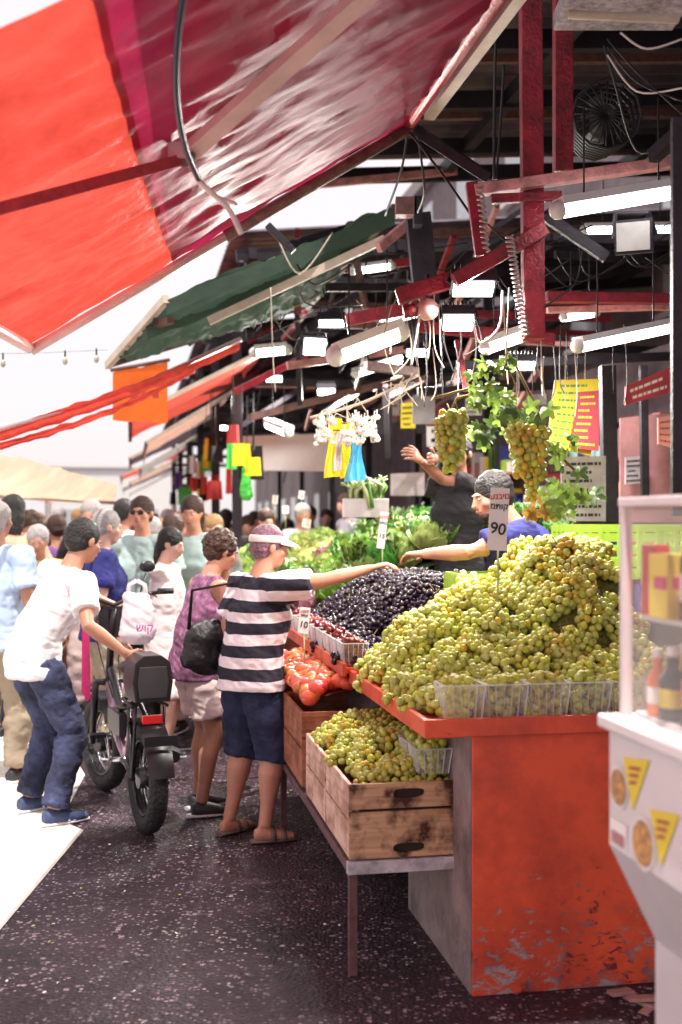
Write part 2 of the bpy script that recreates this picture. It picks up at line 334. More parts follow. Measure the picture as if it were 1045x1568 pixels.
    for i,a in enumerate(ank):
        Rf=Z@Matrix.Rotation(math.radians(-tang[i]),3,'Z'); g=a-V((0,0,.085*s))
        pts=[g+Rf@V((0,y,z))*s for y,z in((-.06,.05),(-.03,.048),(.05,.042),(.11,.032),(.165,.026))]
        rad=[(.026*s,.03*s),(.036*s,.045*s),(.04*s,.04*s),(.044*s,.03*s),(.032*s,.02*s)]
        bare=(shoe is sandal)
        if bare:
            body.tube(pts,[(r[0]*.9,r[1]*.85) for r in rad],None,12,ref=Rf@V((1,0,0)))
            fm.tube([g+Rf@V((0,y,.012))*s for y in(-.08,.0,.1,.18)],[(.03*s,.012*s),(.04*s,.012*s),(.047*s,.012*s),(.03*s,.012*s)],sandal,12,ref=Rf@V((1,0,0)))
            for yy in (.04,.1): fm.tube([g+Rf@V((x,yy,z))*s for x,z in((-.046,.015),(-.036,.06 if yy<.08 else .05),(0,.085 if yy<.08 else .064),(.036,.06 if yy<.08 else .05),(.046,.015))],[(.006*s,.016*s)]*5,sandal,8,ref=V((0,0,1)))
        else:
            fm.tube(pts,[(r[0]*1.08,r[1]*1.1) for r in rad],shoe or shoe_dk,12,ref=Rf@V((1,0,0)))
            fm.sph(pts[-1],(.034*s,.034*s,.022*s),shoe or shoe_dk)
            fm.tube([g+Rf@V((0,y,.012))*s for y in(-.085,.0,.1,.195)],[(.032*s,.012*s),(.043*s,.012*s),(.049*s,.012*s),(.028*s,.012*s)],shoe_wh,12,ref=Rf@V((1,0,0)))
            if shoe is shoe_bl:
                for yy in(.07,.10): fm.tube([g+Rf@V((x,yy,z))*s for x,z in((-.044,.02),(0,.082 if yy<.08 else .07),(.044,.02))],[(.004*s,.008*s)]*3,shoe_wh,6)
    fm.obj('shoes',e,origin=V((0,0,0)))
    remesh(body,'body',skin,e,vox,3)
    ft=MB()
    for q in(1,-1):
        E(ft,(q*.029,.0825,.007),(.0115,.008,.0058),white_eye,10); E(ft,(q*.029,.0885,.007),(.0048,.003,.0048),dark,8)
        ft.tube([hc+Rh@V(p)*h_ for p in((q*.014,.0925,.021),(q*.032,.090,.025),(q*.048,.077,.021))],[.002*h_,.003*h_,.002*h_],hair if style!='bald' else h_grey,6)
    E(ft,(0,.0985,-.052),(.019,.006,.0038),lip,10); E(ft,(0,.0972,-.0592),(.016,.006,.0045),lip,10)
    if beard:
        E(ft,(0,.0425,-.081),(.0435,.0475,.0365),beard,16); E(ft,(0,.0955,-.043),(.021,.006,.0035),beard,10)
        for q in(1,-1): E(ft,(q*.050,.024,-.050),(.0165,.03,.040),beard,12)
    ft.obj('face_features',e,origin=V((0,0,0)))
    hm_=MB()
    if style!='bald':
        E(hm_,(0,-.021,.037),(.087,.099,.092),None,20)
        E(hm_,(0,-.045,-.01),(.076,.070,.072),None,14)
        if style=='curly':
            for _ in range(150):
                t=U(0,6.283); q=U(-.5,1); rr=math.sqrt(1-q*q) if abs(q)<1 else 0
                c=V((rr*math.cos(t)*.088,-.025+rr*math.sin(t)*.095,.035+q*.09))
                if c.y>.05 and c.z<.06: continue
                E(hm_,c,[U(.012,.02)]*3,None,6)
        if style=='long':
            hm_.tube([hc+Rh@V(p)*h_ for p in((0,-.05,.03),(0,-.075,-.05),(0,-.07,-.13),(0,-.06,-.19))],[(.08*h_,.05*h_),(.075*h_,.04*h_),(.065*h_,.03*h_),(.04*h_,.018*h_)],None,12,ref=Rh@V((1,0,0)))
        remesh(hm_,'hair',hair,e,min(.011,max(.006,vox*.8)),1,wr=.007 if style=='curly' else .0035,ws=34,bias=.2)
    if top:
        t=MB()
        R0=[(.178*s*ff,.138*s*ff),(.158*s*ff,.128*s*ff),(.170*s*ff,.132*s*ff),(.134*s,.092*s),(.078*s,.07*s)]
        pts=[mid(.0,0,0,-.1),mid(.1,0,0,-.0),waist,ch,sl,up(0,-.012,.515)]
        rad=[(.19*s*ff,.15*s*ff)]+R0
        if kind=='dress':
            pts=[PE+V((0,0,-.48*s)),PE+V((0,0,-.2*s))]+pts[1:]; rad=[(.24*s*ff,.19*s*ff),(.2*s*ff,.16*s*ff)]+R0
        t.tube(pts,rad,None,20,ref=Xc)
        for sh,el,wr in((shR,eR,wR),(shL,eL,wL)):
            if kind=='sleeveless':
                t.tube([sl.lerp(sh,.3),sl.lerp(sh,.78)],[.055*s,.055*s],None,12,ref=Yc); continue
            t.tube([sl.lerp(sh,.3),sh,sh.lerp(el,.4),sh.lerp(el,.68)],[.06*s,.07*s*ff,.067*s*ff,.072*s*ff],None,14,ref=Yc)
        remesh(t,'shirt',top,e,max(vox,.008),1,wr=.014,ws=7.5)
    if bottom and kind!='dress':
        b=MB()
        b.tube([pelv-V((0,0,.09*s)),pelv,mid(.2,0,0,.05)],[(.13*s*ff,.11*s*ff),(.168*s*ff,.122*s*ff),(.150*s*ff,.112*s*ff)],None,18,ref=X)
        for hp,k,a in zip(hips,kn,ank):
            g=k.lerp(a,.95)
            if legs=='long': b.tube([hp,hp.lerp(k,.4),hp.lerp(k,.85),k,k.lerp(a,.3),k.lerp(a,.65),g],[.1*s*ff,.096*s*ff,.080*s*ff,.077*s*ff,.077*s*ff,.068*s,.070*s],None,14,ref=X); b.sph(k,.076*s*ff)
            elif legs=='capri': b.tube([hp,hp.lerp(k,.4),k,k.lerp(a,.14)],[.1*s*ff,.098*s*ff,.086*s*ff,.088*s*ff],None,14,ref=X)
            else: b.tube([hp,hp.lerp(k,.4),hp.lerp(k,.72)],[.1*s*ff,.1*s*ff,.1*s*ff],None,14,ref=X)
        remesh(b,'trousers',bottom,e,max(vox,.009),1,wr=.013,ws=11)
    if extras: extras(e,dict(hc=hc,Rh=Rh,s=s,E=E,shR=shR,shL=shL,PE=PE,X=X,Y=Y,Xc=Xc,Yc=Yc,wR=wR,wL=wL,up=up))
    return e

denim=mat('denim_indigo',(.022,.028,.075),.85,var=.5,scale=5,bump=.5,bscale=150)
jeans=mat('jeans_worn',(.03,.037,.085),.85,var=.9,scale=6,bump=.5,bscale=150,c2=(.20,.23,.33),c2amt=.6)
tee_w=mat('cotton_white',(.8,.78,.8),.9,var=.05,bump=.4,bscale=18)
navy=mat('cotton_navy',(.018,.02,.15),.85,var=.3,bump=.4,bscale=18)
blackc=mat('cotton_black',(.02,.018,.022),.85,var=.3,bump=.3,bscale=25)
mint=mat('cotton_mint',(.42,.55,.53),.9,var=.1); pinkw=mat('cotton_pale_pink',(.72,.55,.54),.9,var=.1)
bluew=mat('cotton_pale_blue',(.45,.58,.78),.9,var=.2,c2=(.8,.8,.85)); khaki=mat('khaki',(.35,.28,.2),.9)
floral=mat('floral_fabric',(.20,.08,.15),.9,var=.7,scale=26,c2=(.78,.62,.68),c2amt=.9)
stripe=stripes('striped_fabric',(.80,.68,.72),(.014,.011,.025),.112,.47)
visor=mat('visor_white',(.8,.70,.64),.7,var=.05)
blackleather=mat('black_leather',(.014,.012,.016),.4,var=.2,bump=.3)

def ex_striped(e,j):
    mb=MB(); hc,Rh,s=j['hc'],j['Rh'],j['s']
    pts=[hc+Rh@V((.091*math.cos(t),-.012+.109*math.sin(t),.045+.012*math.sin(t)))*s for t in [i*math.pi/12 for i in range(24)]]
    mb.tube(pts,[(.02*s,.004*s)]*24,visor,8,ref=Rh@V((0,0,1)),closed=True)
    def br(u,v):
        t=math.pi*(.12+.76*u); r=1+.85*v*math.sin(t)
        return hc+Rh@V((.088*math.cos(t)*(1+.1*v),-.012+.105*math.sin(t)*r,.055-.03*v*v))*s
    mb.grid(br,14,5,visor)
    mb.obj('visor',e,origin=V((0,0,0)))
    b=MB(); sl=j['shL']; X,Y=j['X'],j['Y']; c=j['PE']-X*.27*s-Y*.10*s+V((0,0,.12))
    Rz=Matrix(((X.x,Y.x,0),(X.y,Y.y,0),(0,0,1)))
    b.sph(c,(.055,.16,.13),None,Rz,16); b.sph(c-V((0,0,.06)),(.06,.175,.10),None,Rz,16)
    remesh(b,'bag',blackleather,e,.01,2,wr=.014,ws=9)
    st=MB()
    top=sl+V((0,0,.06))+X*.05
    st.tube([c+Rz@V((0,.13,.08)),c+Rz@V((.0,.12,.28)),top+Y*.055-V((0,0,.04)),top,top-Y*.055-V((0,0,.04)),c+Rz@V((0,-.11,.28)),c+Rz@V((0,-.13,.08))],[(.012,.004)]*7,blackleather,8,ref=Y)
    st.obj('bag_strap',e,origin=V((0,0,0)))
person('woman_in_striped_shirt',(-.455,5.78,0),yaw=-52,H=1.60,fem=True,fat=1.2,pitch=7,roll=1,rh=P(588,866,5.66),feet=[(.12,.0),(-.13,-.05)],toe=(20,-10),
       head=(-18,10),skin=skinA,hair=h_pink,top=stripe,bottom=denim,legs='capri',shoe=sandal,vox=.0075,curl=.8,extras=ex_striped,rnorm=(0,0,-1))
person('woman_in_floral_top',(-.80,6.25,0),yaw=-60,H=1.58,fem=True,fat=1.05,pitch=12,pel=(0,0),feet=[(.08,.0),(-.10,.06)],head=(-5,20),skin=skinB,hair=h_brown,style='curly',
       top=floral,kind='sleeveless',bottom=pinkw,legs='short',shoe=shoe_dk,vox=.0078,rh=(-.50,6.45,.98),lh=(-.62,6.75,.98))
person('man_in_white_tshirt',(-1.60,6.15,0),yaw=-48,H=1.72,pitch=22,roll=8,pel=(-.03,-.05),pelz=-.04,rh=P(192,1000,5.98),lh=(-1.15,6.9,.98),feet=[(.16,-.03),(-.19,.0)],toe=(5,-5),
       head=(5,18),skin=skinB,top=tee_w,bottom=jeans,shoe=shoe_bl,vox=.0078,curl=.7)
vend=ST(2.06,5.30,.20)
person('fruit_vendor',vend,yaw=90,H=1.80,fat=1.06,pitch=38,roll=0,pel=(0,-.10),lh=P(650,848,5.52),rh=tuple(P(800,905,5.1)),head=(14,16),skin=skinA,hs=.95,hair=h_black,beard=beardm,
       top=navy,bottom=blackc,vox=.0068,curl=.6,lnorm=(0,0,-1))
person('stall_worker',ST(2.1,7.15,.42),yaw=150,H=1.75,rh=P(668,702,7.2),lh=P(645,706,7.2),head=(10,-10),skin=skinB,top=blackc,bottom=blackc,vox=.01,curl=.9)
person('man_in_blue_shirt',(-2.12,7.0,0),yaw=-15,H=1.74,skin=skinB,hair=h_grey,top=bluew,bottom=khaki,vox=.011,fat=1.15)
person('elderly_man',(-1.62,7.75,0),yaw=-70,H=1.7,skin=skinC,hair=h_grey,top=navy,bottom=khaki,vox=.011,head=(0,10),fat=1.1)
def ex_sun(e,j):
    mb=MB(); 
    for q in(1,-1): j['E'](mb,(q*.03,.094,.006),(.022,.006,.017),dark,12)
    mb.tube([j['hc']+j['Rh']@V(p)*j['s'] for p in((-.08,0,.01),(-.07,.08,.012),(0,.1,.012),(.07,.08,.012),(.08,0,.01))],.003,dark,6); mb.obj('sunglasses',e,origin=V((0,0,0)))
person('man_with_sunglasses',(-1.46,8.35,0),yaw=170,H=1.80,skin=skinA,hair=h_brown,top=mint,bottom=blackc,vox=.011,extras=ex_sun,fat=1.1)
person('woman_in_white_dress',(-1.22,7.9,0),yaw=-100,H=1.58,fem=True,skin=skinC,hair=h_black,style='long',top=mat('dress_white',(.78,.68,.68),.9,var=.06),kind='dress',vox=.011,head=(0,18),rh=(-1.0,8.1,1.0))
cl=[tee_w,pinkw,bluew,navy,mint,blackc,mat('cotton_red',(.5,.05,.05),.9),mat('cotton_purple',(.2,.08,.3),.9),mat('cotton_peach',(.75,.4,.28),.9),mat('cotton_grey',(.3,.3,.33),.9),mat('cotton_yellow',(.75,.55,.15),.9),tee_w,pinkw]
hs_=[h_black,h_brown,h_grey,h_blond,h_brown]; sk=[skinA,skinB,skinC]
def ped(x,d,**k):
    fem=R()<.5
    person('pedestrian',(x,d,0),yaw=U(0,360) if R()<.5 else U(-25,25)+(180 if R()<.4 else 0)+10,H=U(1.58,1.83),fem=fem,fat=U(.95,1.2),skin=random.choice(sk),hair=random.choice(hs_),style='long' if fem and R()<.5 else ('curly' if R()<.15 else 'short'),
      top=random.choice(cl),kind='dress' if fem and R()<.25 else 'tee',bottom=random.choice([jeans,blackc,denim,pinkw]),legs=random.choice(['long','long','short']),vox=.02,pitch=U(0,6),head=(U(-20,20),U(0,15)),**k)
for (u,d) in [(48,9.2),(5,9.8),(290,10.2),(75,11.5),(120,10.6),(160,12.5),(245,11.6),(30,13),(205,13.4),(312,13.8),(95,15),(140,16),(270,16),(185,18),(235,19),(60,18),(15,20),(115,21),(160,24),(212,25),(255,23),(85,27),(290,21),(40,26),(98,12.6),(272,12.6),(225,15),(330,17),(20,16),(130,19),(180,30),(230,32),(70,32),(310,26),
              (62,8.3),(268,9.3),(300,8.7),(322,9.7),(142,9.5),(186,10.3),(90,9.7),(232,9.9),(22,8.5),(335,12.2),(255,14),(50,14.5),(175,14.5),(120,13.6),(8,11.8),(345,14.5)]:
    ped((u-522.5)/F*d,d)

# ------------------------------------------------------------------ ground, sky, distance
asp=asphalt()
g=MB(); g.grid(lambda u,v:V((-300+600*u,-200+900*v,0)),1,1,asp,False); g.obj('asphalt_ground',origin=V((0,0,0)))
sunpale=mat('painted_sun_pale',(.62,.57,.53),.85,var=.12,scale=3,bump=.4,bscale=40)  # sunlight painted as a pale ground sheet, cut along the awning's shadow edge
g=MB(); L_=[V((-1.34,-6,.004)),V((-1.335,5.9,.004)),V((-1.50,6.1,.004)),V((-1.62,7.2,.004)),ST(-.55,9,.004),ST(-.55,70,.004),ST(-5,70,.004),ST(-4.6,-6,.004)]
g.poly(L_,sunpale); g.obj('painted_sun_patch')
w=bpy.data.worlds.new('World'); scene.world=w; w.use_nodes=True; wn=w.node_tree.nodes; wl=w.node_tree.links
sky=wn.new('ShaderNodeTexSky'); sky.sky_type='NISHITA'; sky.sun_disc=False
sundir=V((.06,.85,-2.4)).normalized()
sky.sun_elevation=math.asin(-sundir.z); sky.sun_rotation=math.radians(180); sky.dust_density=6; sky.air_density=1.0; sky.ozone_density=1
hz=wn.new('ShaderNodeMix'); hz.data_type='RGBA'; hz.inputs[0].default_value=.72; hz.inputs[7].default_value=(8.9,8.2,8.3,1)   # bright midday haze veil
wl.new(sky.outputs[0],hz.inputs[6])
bg=wn['Background']; bg.inputs[1].default_value=.15; wl.new(hz.outputs[2],bg.inputs[0])
sl=bpy.data.lights.new('sun','SUN'); sl.energy=5; sl.angle=math.radians(.5); sl.color=(1,.94,.86)
so=bpy.data.objects.new('sun',sl); so.rotation_euler=sundir.to_track_quat('-Z','Y').to_euler(); so.location=(0,-5,20); col.objects.link(so)

conc=mat('concrete',(.32,.29,.28),.85,var=.25,scale=5,bump=.4)
plaster=mat('plaster_white',(.8,.78,.76),.8,var=.04)
glassd=mat('window_glass',(.5,.54,.56),.15)
def building(name,a0,a1,b0,b1,h,m,roofm=None):
    e=empty(name,ST((a0+a1)/2,(b0+b1)/2,0)); mb=MB()
    mb.box(ST((a0+a1)/2,(b0+b1)/2,h/2),(a1-a0,b1-b0,h),m,RS); mb.obj('walls',e)
    mb=MB(); mb.box(ST((a0+a1)/2,(b0+b1)/2,h+.15),(a1-a0+.4,b1-b0+.4,.3),roofm or conc,RS); mb.obj('parapet',e)
    mb=MB()
    for k in range(int(h//3)):
        n=int((b1-b0)//3)
        for i in range(n):
            bb=b0+1.5+i*3
            side=a0 if a0>0 else a1; sg=-1 if a0>0 else 1
            mb.box(ST(side+sg*.02,bb,k*3+1.9),(.06,1.1,1.4),glassd,RS); mb.box(ST(side+sg*.05,bb,k*3+1.12),(.16,1.3,.08),plaster,RS)
        for i in range(int((a1-a0)//3)):
            aa=a0+1.5+i*3; mb.box(ST(aa,b0-.02,k*3+1.9),(1.1,.06,1.4),glassd,RS)
    mb.obj('windows',e)
teal=mat('teal_sheet',(.40,.66,.70),.6)
building('apartment_building',-24,-12.5,60,85,8.4,plaster,teal)
building('plaster_building',-6,6,85,110,5.6,plaster,plaster)
building('market_building',6.5,16,2,60,9,mat('plaster_dark',(.2,.16,.16),.8))

# ------------------------------------------------------------------ awnings
def fabric(name,c,t=.5,rough=.5,bump=.5,spec=.3): return mat(name,c,rough,var=.2,scale=2.2,bump=bump,bscale=9,transl=t,spec=spec)
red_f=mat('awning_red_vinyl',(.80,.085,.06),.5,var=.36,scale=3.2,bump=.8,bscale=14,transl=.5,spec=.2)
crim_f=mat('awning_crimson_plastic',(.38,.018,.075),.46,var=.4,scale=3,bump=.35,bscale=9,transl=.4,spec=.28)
def quadsheet(mb,A,B,C,D,m,nu=24,nv=24,sag=.04,wr=.012,ws=5,u0=0,u1=1):
    def fn(a,v):
        u=u0+(u1-u0)*a
        p=A.lerp(B,u).lerp(D.lerp(C,u),v); q=p*ws
        return p+V((0,0,-sag*math.sin(math.pi*u)*.7*math.sin(math.pi*v)-sag*.3*math.sin(math.pi*v)+wr*(noise.noise(V((q.x*.6,q.y*2.4,q.z)))+.5*noise.noise(V((q.x*1.2+5,q.y*6,q.z))))))
    mb.grid(fn,nu,nv,m)
pinkbar=mat('painted_bar_pink',(.80,.50,.50),.4,var=.15); redbar=mat('painted_bar_red',(.45,.03,.04),.4,var=.3,scale=14,bump=.3)
brownbar=mat('rusty_bar',(.17,.08,.07),.55,var=.4,scale=20,bump=.4)
A=V((-1.39,5.07,2.40)); B=V((.32,5.38,3.5)); C=V((.87,2.43,3.5)); D=V((-1.39,2.6,2.4))
aw=empty('added_shade_awning',(-.5,4,2.4))  # the red awning itself; only the one under aw2 is added
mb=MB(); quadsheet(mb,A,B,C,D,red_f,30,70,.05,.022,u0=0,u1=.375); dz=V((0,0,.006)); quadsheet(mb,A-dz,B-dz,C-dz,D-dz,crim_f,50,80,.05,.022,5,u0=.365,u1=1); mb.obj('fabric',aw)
mb=MB()
mb.tube([D-V((0,0,.02)),A-V((0,0,.02))],.026,pinkbar,12); 
mb.tube([A+V((0,.02,-.03)),A.lerp(B,.5)+V((0,.02,-.03))],.026,pinkbar,12); mb.tube([A.lerp(B,.5)+V((0,.02,-.03)),B+V((0,.02,-.03))],.030,brownbar,12)
mb.tube([B,C],.04,redbar,12); mb.beam(B+V((.1,.05,.05)),C+V((.12,0,.05)),.05,.06,mat('cream_bar',(.6,.5,.4),.5))
mb.beam(P(572,-18,3.15),P(286,238,3.66),.066,.03,pinkbar); mb.beam(P(286,243,3.66),P(-20,325,3.12),.045,.035,redbar)
mb.sph(P(284,240,3.64),.035,brownbar); mb.box(P(276,232,3.62),(.07,.04,.05),pinkbar)
mb.obj('frame',aw)
mb=MB(); up=V((0,0,.16))
quadsheet(mb,A.lerp(B,.37)+up+V((0,-.12,0)),B+up+V((.1,-.1,0)),C+up+V((.1,.1,0)),D.lerp(C,.40)+up,mat('shade_tarp_maroon',(.35,.05,.14),.5,transl=.4,bump=.4,bscale=8),14,14,.02,.03); mb.obj('added_shade_tarp')  # unseen sheet added above the awning to shade its inner part
aw2=empty('added_shade_awning',(0,0,2.4)); mb=MB(); quadsheet(mb,V((-1.3,1.3,2.45)),V((.95,1.3,3.5)),V((1.6,-2.2,3.5)),V((-1.1,-2.2,2.4)),red_f,16,16); mb.obj('fabric',aw2)  # unseen awning behind the camera, added to keep sun off the near ground
mb=MB(); mb.tube([V((-1.3,1.3,2.43)),V((-1.1,-2.2,2.38))],.03,pinkbar); mb.tube([V((-1.3,1.3,2.43)),V((.95,1.3,3.48))],.025,pinkbar); mb.obj('frame',aw2)  # frame of the added unseen awning
gr=empty('green_awning',(-.5,8,2.6)); gf=fabric('awning_green_canvas',(.06,.10,.075),.25,.7); mb=MB()
g1,g2,g3,g4=P(255,458,7.0),P(605,318,7.3),P(470,470,9.3),P(165,560,7.9)
quadsheet(mb,g1,g2,g3,g4,gf,40,24,.10,.07,6); quadsheet(mb,g1,g2,g2-V((0,0,.12)),g1-V((0,0,.09)),gf,20,3,.0,.02)
quadsheet(mb,g1.lerp(g4,.3)-V((0,0,.03)),g2.lerp(g3,.2)-V((0,0,.05)),g2.lerp(g3,.2)-V((0,0,.15)),g1.lerp(g4,.3)-V((0,0,.11)),gf,20,3,.0,.03)
mb.obj('fabric',gr); mb=MB(); cream=mat('cream_bar',(.6,.5,.4))
mb.beam(g1,g4,.04,.05,cream); mb.beam(P(320,492,7.3),P(590,366,7.2),.035,.05,cream); mb.beam(P(262,490,7.1),P(240,498,7.3),.05,.04,brownbar); mb.tube([g4,g3],.02,brownbar)
mb.beam(g2,g3,.04,.05,brownbar)
mb.obj('frame',gr)
ra=empty('folded_red_awning',P(180,620,7.5)); mb=MB()
def ribbon(p0,p1,p2,w,m):
    def fn(u,v):
        p=p0*(1-u)**2+p1*2*u*(1-u)+p2*u*u; return p+V((0,.02*math.sin(v*6),-w*v+.018*noise.noise(V((u*18,v*3,1)))))
    mb.grid(fn,40,5,m)
ribbon(P(-30,662,6.6),P(200,600,7.6),P(368,518,8.8),.085,red_f); ribbon(P(-30,684,6.7),P(170,640,7.6),P(300,560,8.6),.045,red_f)
mb.tube([P(-30,664,6.6),P(180,606,7.6),P(368,520,8.8)],.02,pinkbar); mb.obj('fabric',ra)
orf=fabric('orange_banner_cloth',(.85,.16,.03),.5,.6)
mb=MB(); quadsheet(mb,P(173,568,9),P(257,553,9.2),P(257,646,9.2),P(173,646,9),orf,10,10,0,.03); mb.tube([P(170,567,9),P(260,551,9.2)],.015,brownbar)
for i in range(4): mb.box(P(188+17*i,605,8.96),(.05,.004,.05),mat('banner_ink',(.5,.03,.02),.7))
mb.obj('orange_banner')
crf=fabric('cream_canvas',(.8,.62,.46),.55,.8)
mb=MB(); quadsheet(mb,P(-40,683,8),P(180,742,12),P(176,768,13),P(-40,757,9.5),crf,30,16,.10,.025,1.5); mb.tube([P(-40,757,9.5),P(178,770,12.9)],.02,cream); 
for u,d in((20,9.4),(150,12.6)): mb.tube([P(u,765,d),V((P(u,765,d).x,d,0))],.025,brownbar)
mb.obj('cream_canopy')
fc=[fabric('awning_grey_canvas',(.5,.47,.47),.4),fabric('awning_red_canvas',(.65,.10,.07),.5),fabric('awning_peach_canvas',(.75,.45,.35),.5),fabric('awning_dark_canvas',(.2,.15,.18),.2)]
for i,b in enumerate([11,14.5,18,21.5,25,29,34,40]):
    e=empty('stall_awning',ST(.3,b,2.5)); mb=MB()
    o=.0+.2*(i%2)-.2*(i>3)
    quadsheet(mb,ST(o,b,2.62),ST(1.3,b,3.3),ST(1.3,b+3.1,3.3),ST(o,b+3.1,2.62),fc[(i+1)%4],10,10,.06,.03)
    quadsheet(mb,ST(o,b,2.62),ST(o,b+3.1,2.62),ST(o,b+3.1,2.45),ST(o,b,2.45),fc[(i+1)%4],8,2,0,.02)
    mb.obj('fabric',e); mb=MB(); mb.beam(ST(o,b,2.6),ST(1.3,b,3.28),.04,.04,cream); mb.beam(ST(o,b,2.6),ST(o,b+3.1,2.6),.04,.04,brownbar); mb.obj('frame',e)
    e=empty('stall_awning',ST(-5.4,b,2.5)); mb=MB(); oo=-2.6-.3*(i%3); quadsheet(mb,ST(oo,b+3,2.35),ST(-7.3,b+3,3.4),ST(-7.3,b+6,3.4),ST(oo,b+6,2.35),fc[(i+2)%4],8,8,.06,.03); mb.obj('fabric',e)
    mb=MB(); mb.beam(ST(oo,b+3,2.33),ST(oo,b+3,0),.05,.05,brownbar); mb.obj('post',e)

# ------------------------------------------------------------------ market roof
rf=empty('market_roof',ST(4,8,4.6)); metal_d=mat('corrugated_metal_dark',(.15,.12,.15),.4,metal=.5,var=.4,scale=3)
def corr(b0,b1,a0,a1,z,slope=0,per=.19,amp=.03):
    mb=MB(); n=int((b1-b0)/per*6)
    mb.grid(lambda u,v:ST(a0+(a1-a0)*v,b0+(b1-b0)*u,z+slope*v+amp*math.sin(2*math.pi*(b1-b0)*u/per)),n,2,metal_d); mb.obj('sheet',rf)
corr(-4,9.3,1.15,7,4.6,.5); corr(10.8,15.2,.95,7,4.35,.6); corr(15.9,21,.95,7,4.3,.6); corr(21.6,40,.95,7,4.3,.6)
mb=MB(); dk=mat('steel_dark',(.03,.025,.033),.5,metal=.4,var=.4,bump=.2); maroon=mat('steel_maroon_paint',(.28,.014,.03),.45,var=.6,scale=9,bump=.4); rose=mat('steel_rose_paint',(.62,.28,.27),.5,var=.4,scale=12,bump=.3,c2=(.3,.05,.05),c2amt=.8)
for b in [4.4,5.6,6.6,7.6,8.6,9.3,10.9,12,13.5,15,16,18,20,22,25]: mb.beam(ST(1.0,b,4.42 if b<10.5 else 4.15),ST(7,b,4.9 if b<10.5 else 4.7),.07,.12,dk)
for b in [7.05,8.1,9.0]: mb.beam(ST(1.0,b,4.5),ST(7,b,4.95),.05,.06,brownbar)
for a in[1.15,2.6,4.2,6]: mb.beam(ST(a,3.0,4.35+.08*a),ST(a,9.4,4.35+.08*a),.08,.1,dk); mb.beam(ST(a,10.8,4.05+.1*a),ST(a,40,4.05+.1*a),.08,.1,dk)
for b in[12.1,15.2,18.5,22,26,30]:
    mb.beam(ST(1.12,b,0),ST(1.12,b,4.3),.1,.1,dk); 
    mb.beam(ST(3.9,b,0),ST(3.9,b,4.3),.1,.1,dk)
    mb.beam(ST(1.12,b,3.1),ST(3.9,b,3.1),.05,.08,dk); mb.beam(ST(1.12,b,2.6),ST(1.9,b,3.1),.04,.05,dk)
for k in range(90):
    a=U(1.2,4); b=U(8.5,22); z=U(2.7,4.1); L=U(.5,2.2)
    q=random.choice([(L,0,0),(0,L,0),(L*.6,0,L*.4),(0,L*.6,-L*.3)]); mb.beam(ST(a,b,z),ST(a+q[0],b+q[1],z+q[2]),U(.02,.05),U(.03,.07),random.choice([dk,dk,dk,maroon,brownbar,rose]))
mb.obj('steel_frame',rf)
ns=empty('steel_frame',P(810,300,5)); mb=MB()
mb.beam(P(812,-30,4.9),P(817,520,4.9),.085,.09,maroon); mb.beam(P(862,-30,5.1),P(862,265,5.1),.08,.08,maroon)
mb.beam(P(725,293,4.8),P(1060,245,4.95),.07,.045,rose); mb.beam(P(722,280,4.8),P(737,392,4.8),.045,.05,maroon); mb.beam(P(752,305,4.8),P(860,300,4.85),.03,.04,maroon)
mb.beam(P(696,430,4.75),P(835,350,4.8),.05,.06,maroon); mb.beam(P(608,455,5.0),P(735,415,5.0),.06,.07,maroon); mb.beam(P(835,455,5.3),P(1030,458,5.5),.06,.05,maroon); mb.beam(P(838,475,5.5),P(1030,470,5.6),.04,.03,rose)
mb.beam(P(640,500,6),P(850,520,6),.04,.06,maroon); mb.beam(P(700,520,6),P(715,600,6),.03,.03,maroon); mb.beam(P(530,490,6.5),P(640,470,6.5),.04,.07,maroon)
mb.beam(P(1037,180,3.6),P(1037,790,3.6),.035,.035,dk); mb.beam(P(930,560,7),P(935,800,7),.09,.09,dk); mb.beam(P(985,560,7.4),P(988,760,7.4),.05,.05,dk)
mb.beam(P(640,10,5.4),P(575,190,5.6),.045,.045,redbar); mb.beam(P(715,-20,5.0),P(632,175,5.5),.045,.05,cream)
mb.beam(P(630,195,5.5),P(745,270,5.2),.05,.05,dk); mb.beam(P(410,345,6.3),P(450,385,6.3),.04,.04,dk); mb.beam(P(835,330,5),P(930,395,5),.04,.05,dk)
mb.beam(P(1000,240,4.8),P(1045,200,4.6),.05,.06,dk); mb.beam(P(640,330,6.6),P(655,480,6.6),.14,.14,dk)
for (u0,v0,u1,v1,d) in [(430,380,600,330,8),(450,420,640,400,8.4),(500,440,640,440,8),(470,505,560,440,8.6),(440,560,620,535,9),(380,640,640,575,9.5),(360,600,470,545,10),(560,560,640,570,7),(270,610,360,590,12),(455,470,460,620,9),(535,340,560,470,8),(580,380,640,330,7),(370,400,374,520,9),(455,350,458,480,8.6),(640,360,1040,345,9.5),(850,390,1040,400,9),(410,290,700,262,9.2),(700,560,1040,545,7.5),(640,600,860,590,8),(760,590,762,720,8),(590,590,594,700,8.5)]:
    mb.beam(P(u0,v0,d),P(u1,v1,d+.3),.04,.06,random.choice([dk,brownbar,rose,maroon,dk]))
mb.sph(P(622,183,5.42),(.06,.06,.07),brownbar); mb.box(P(622,318,6.4),(.12,.1,.1),brownbar); mb.box(P(640,325,6.4),(.05,.1,.16),dk)
mb.obj('steelwork',ns,bevel=.004)
mb=MB(); gran=mat('speckled_metal',(.35,.3,.33),.6,var=.6,scale=40)
mb.box(P(968,-12,4.1)+V((0,.15,.02)),(.46,.28,.07),gran); mb.tube([P(870,22,3.95),P(1040,30,3.95)],.016,cream); mb.obj('ceiling_unit',bevel=.01)
mb=MB(); cb=mat('cable_black',(.02,.018,.02),.5)
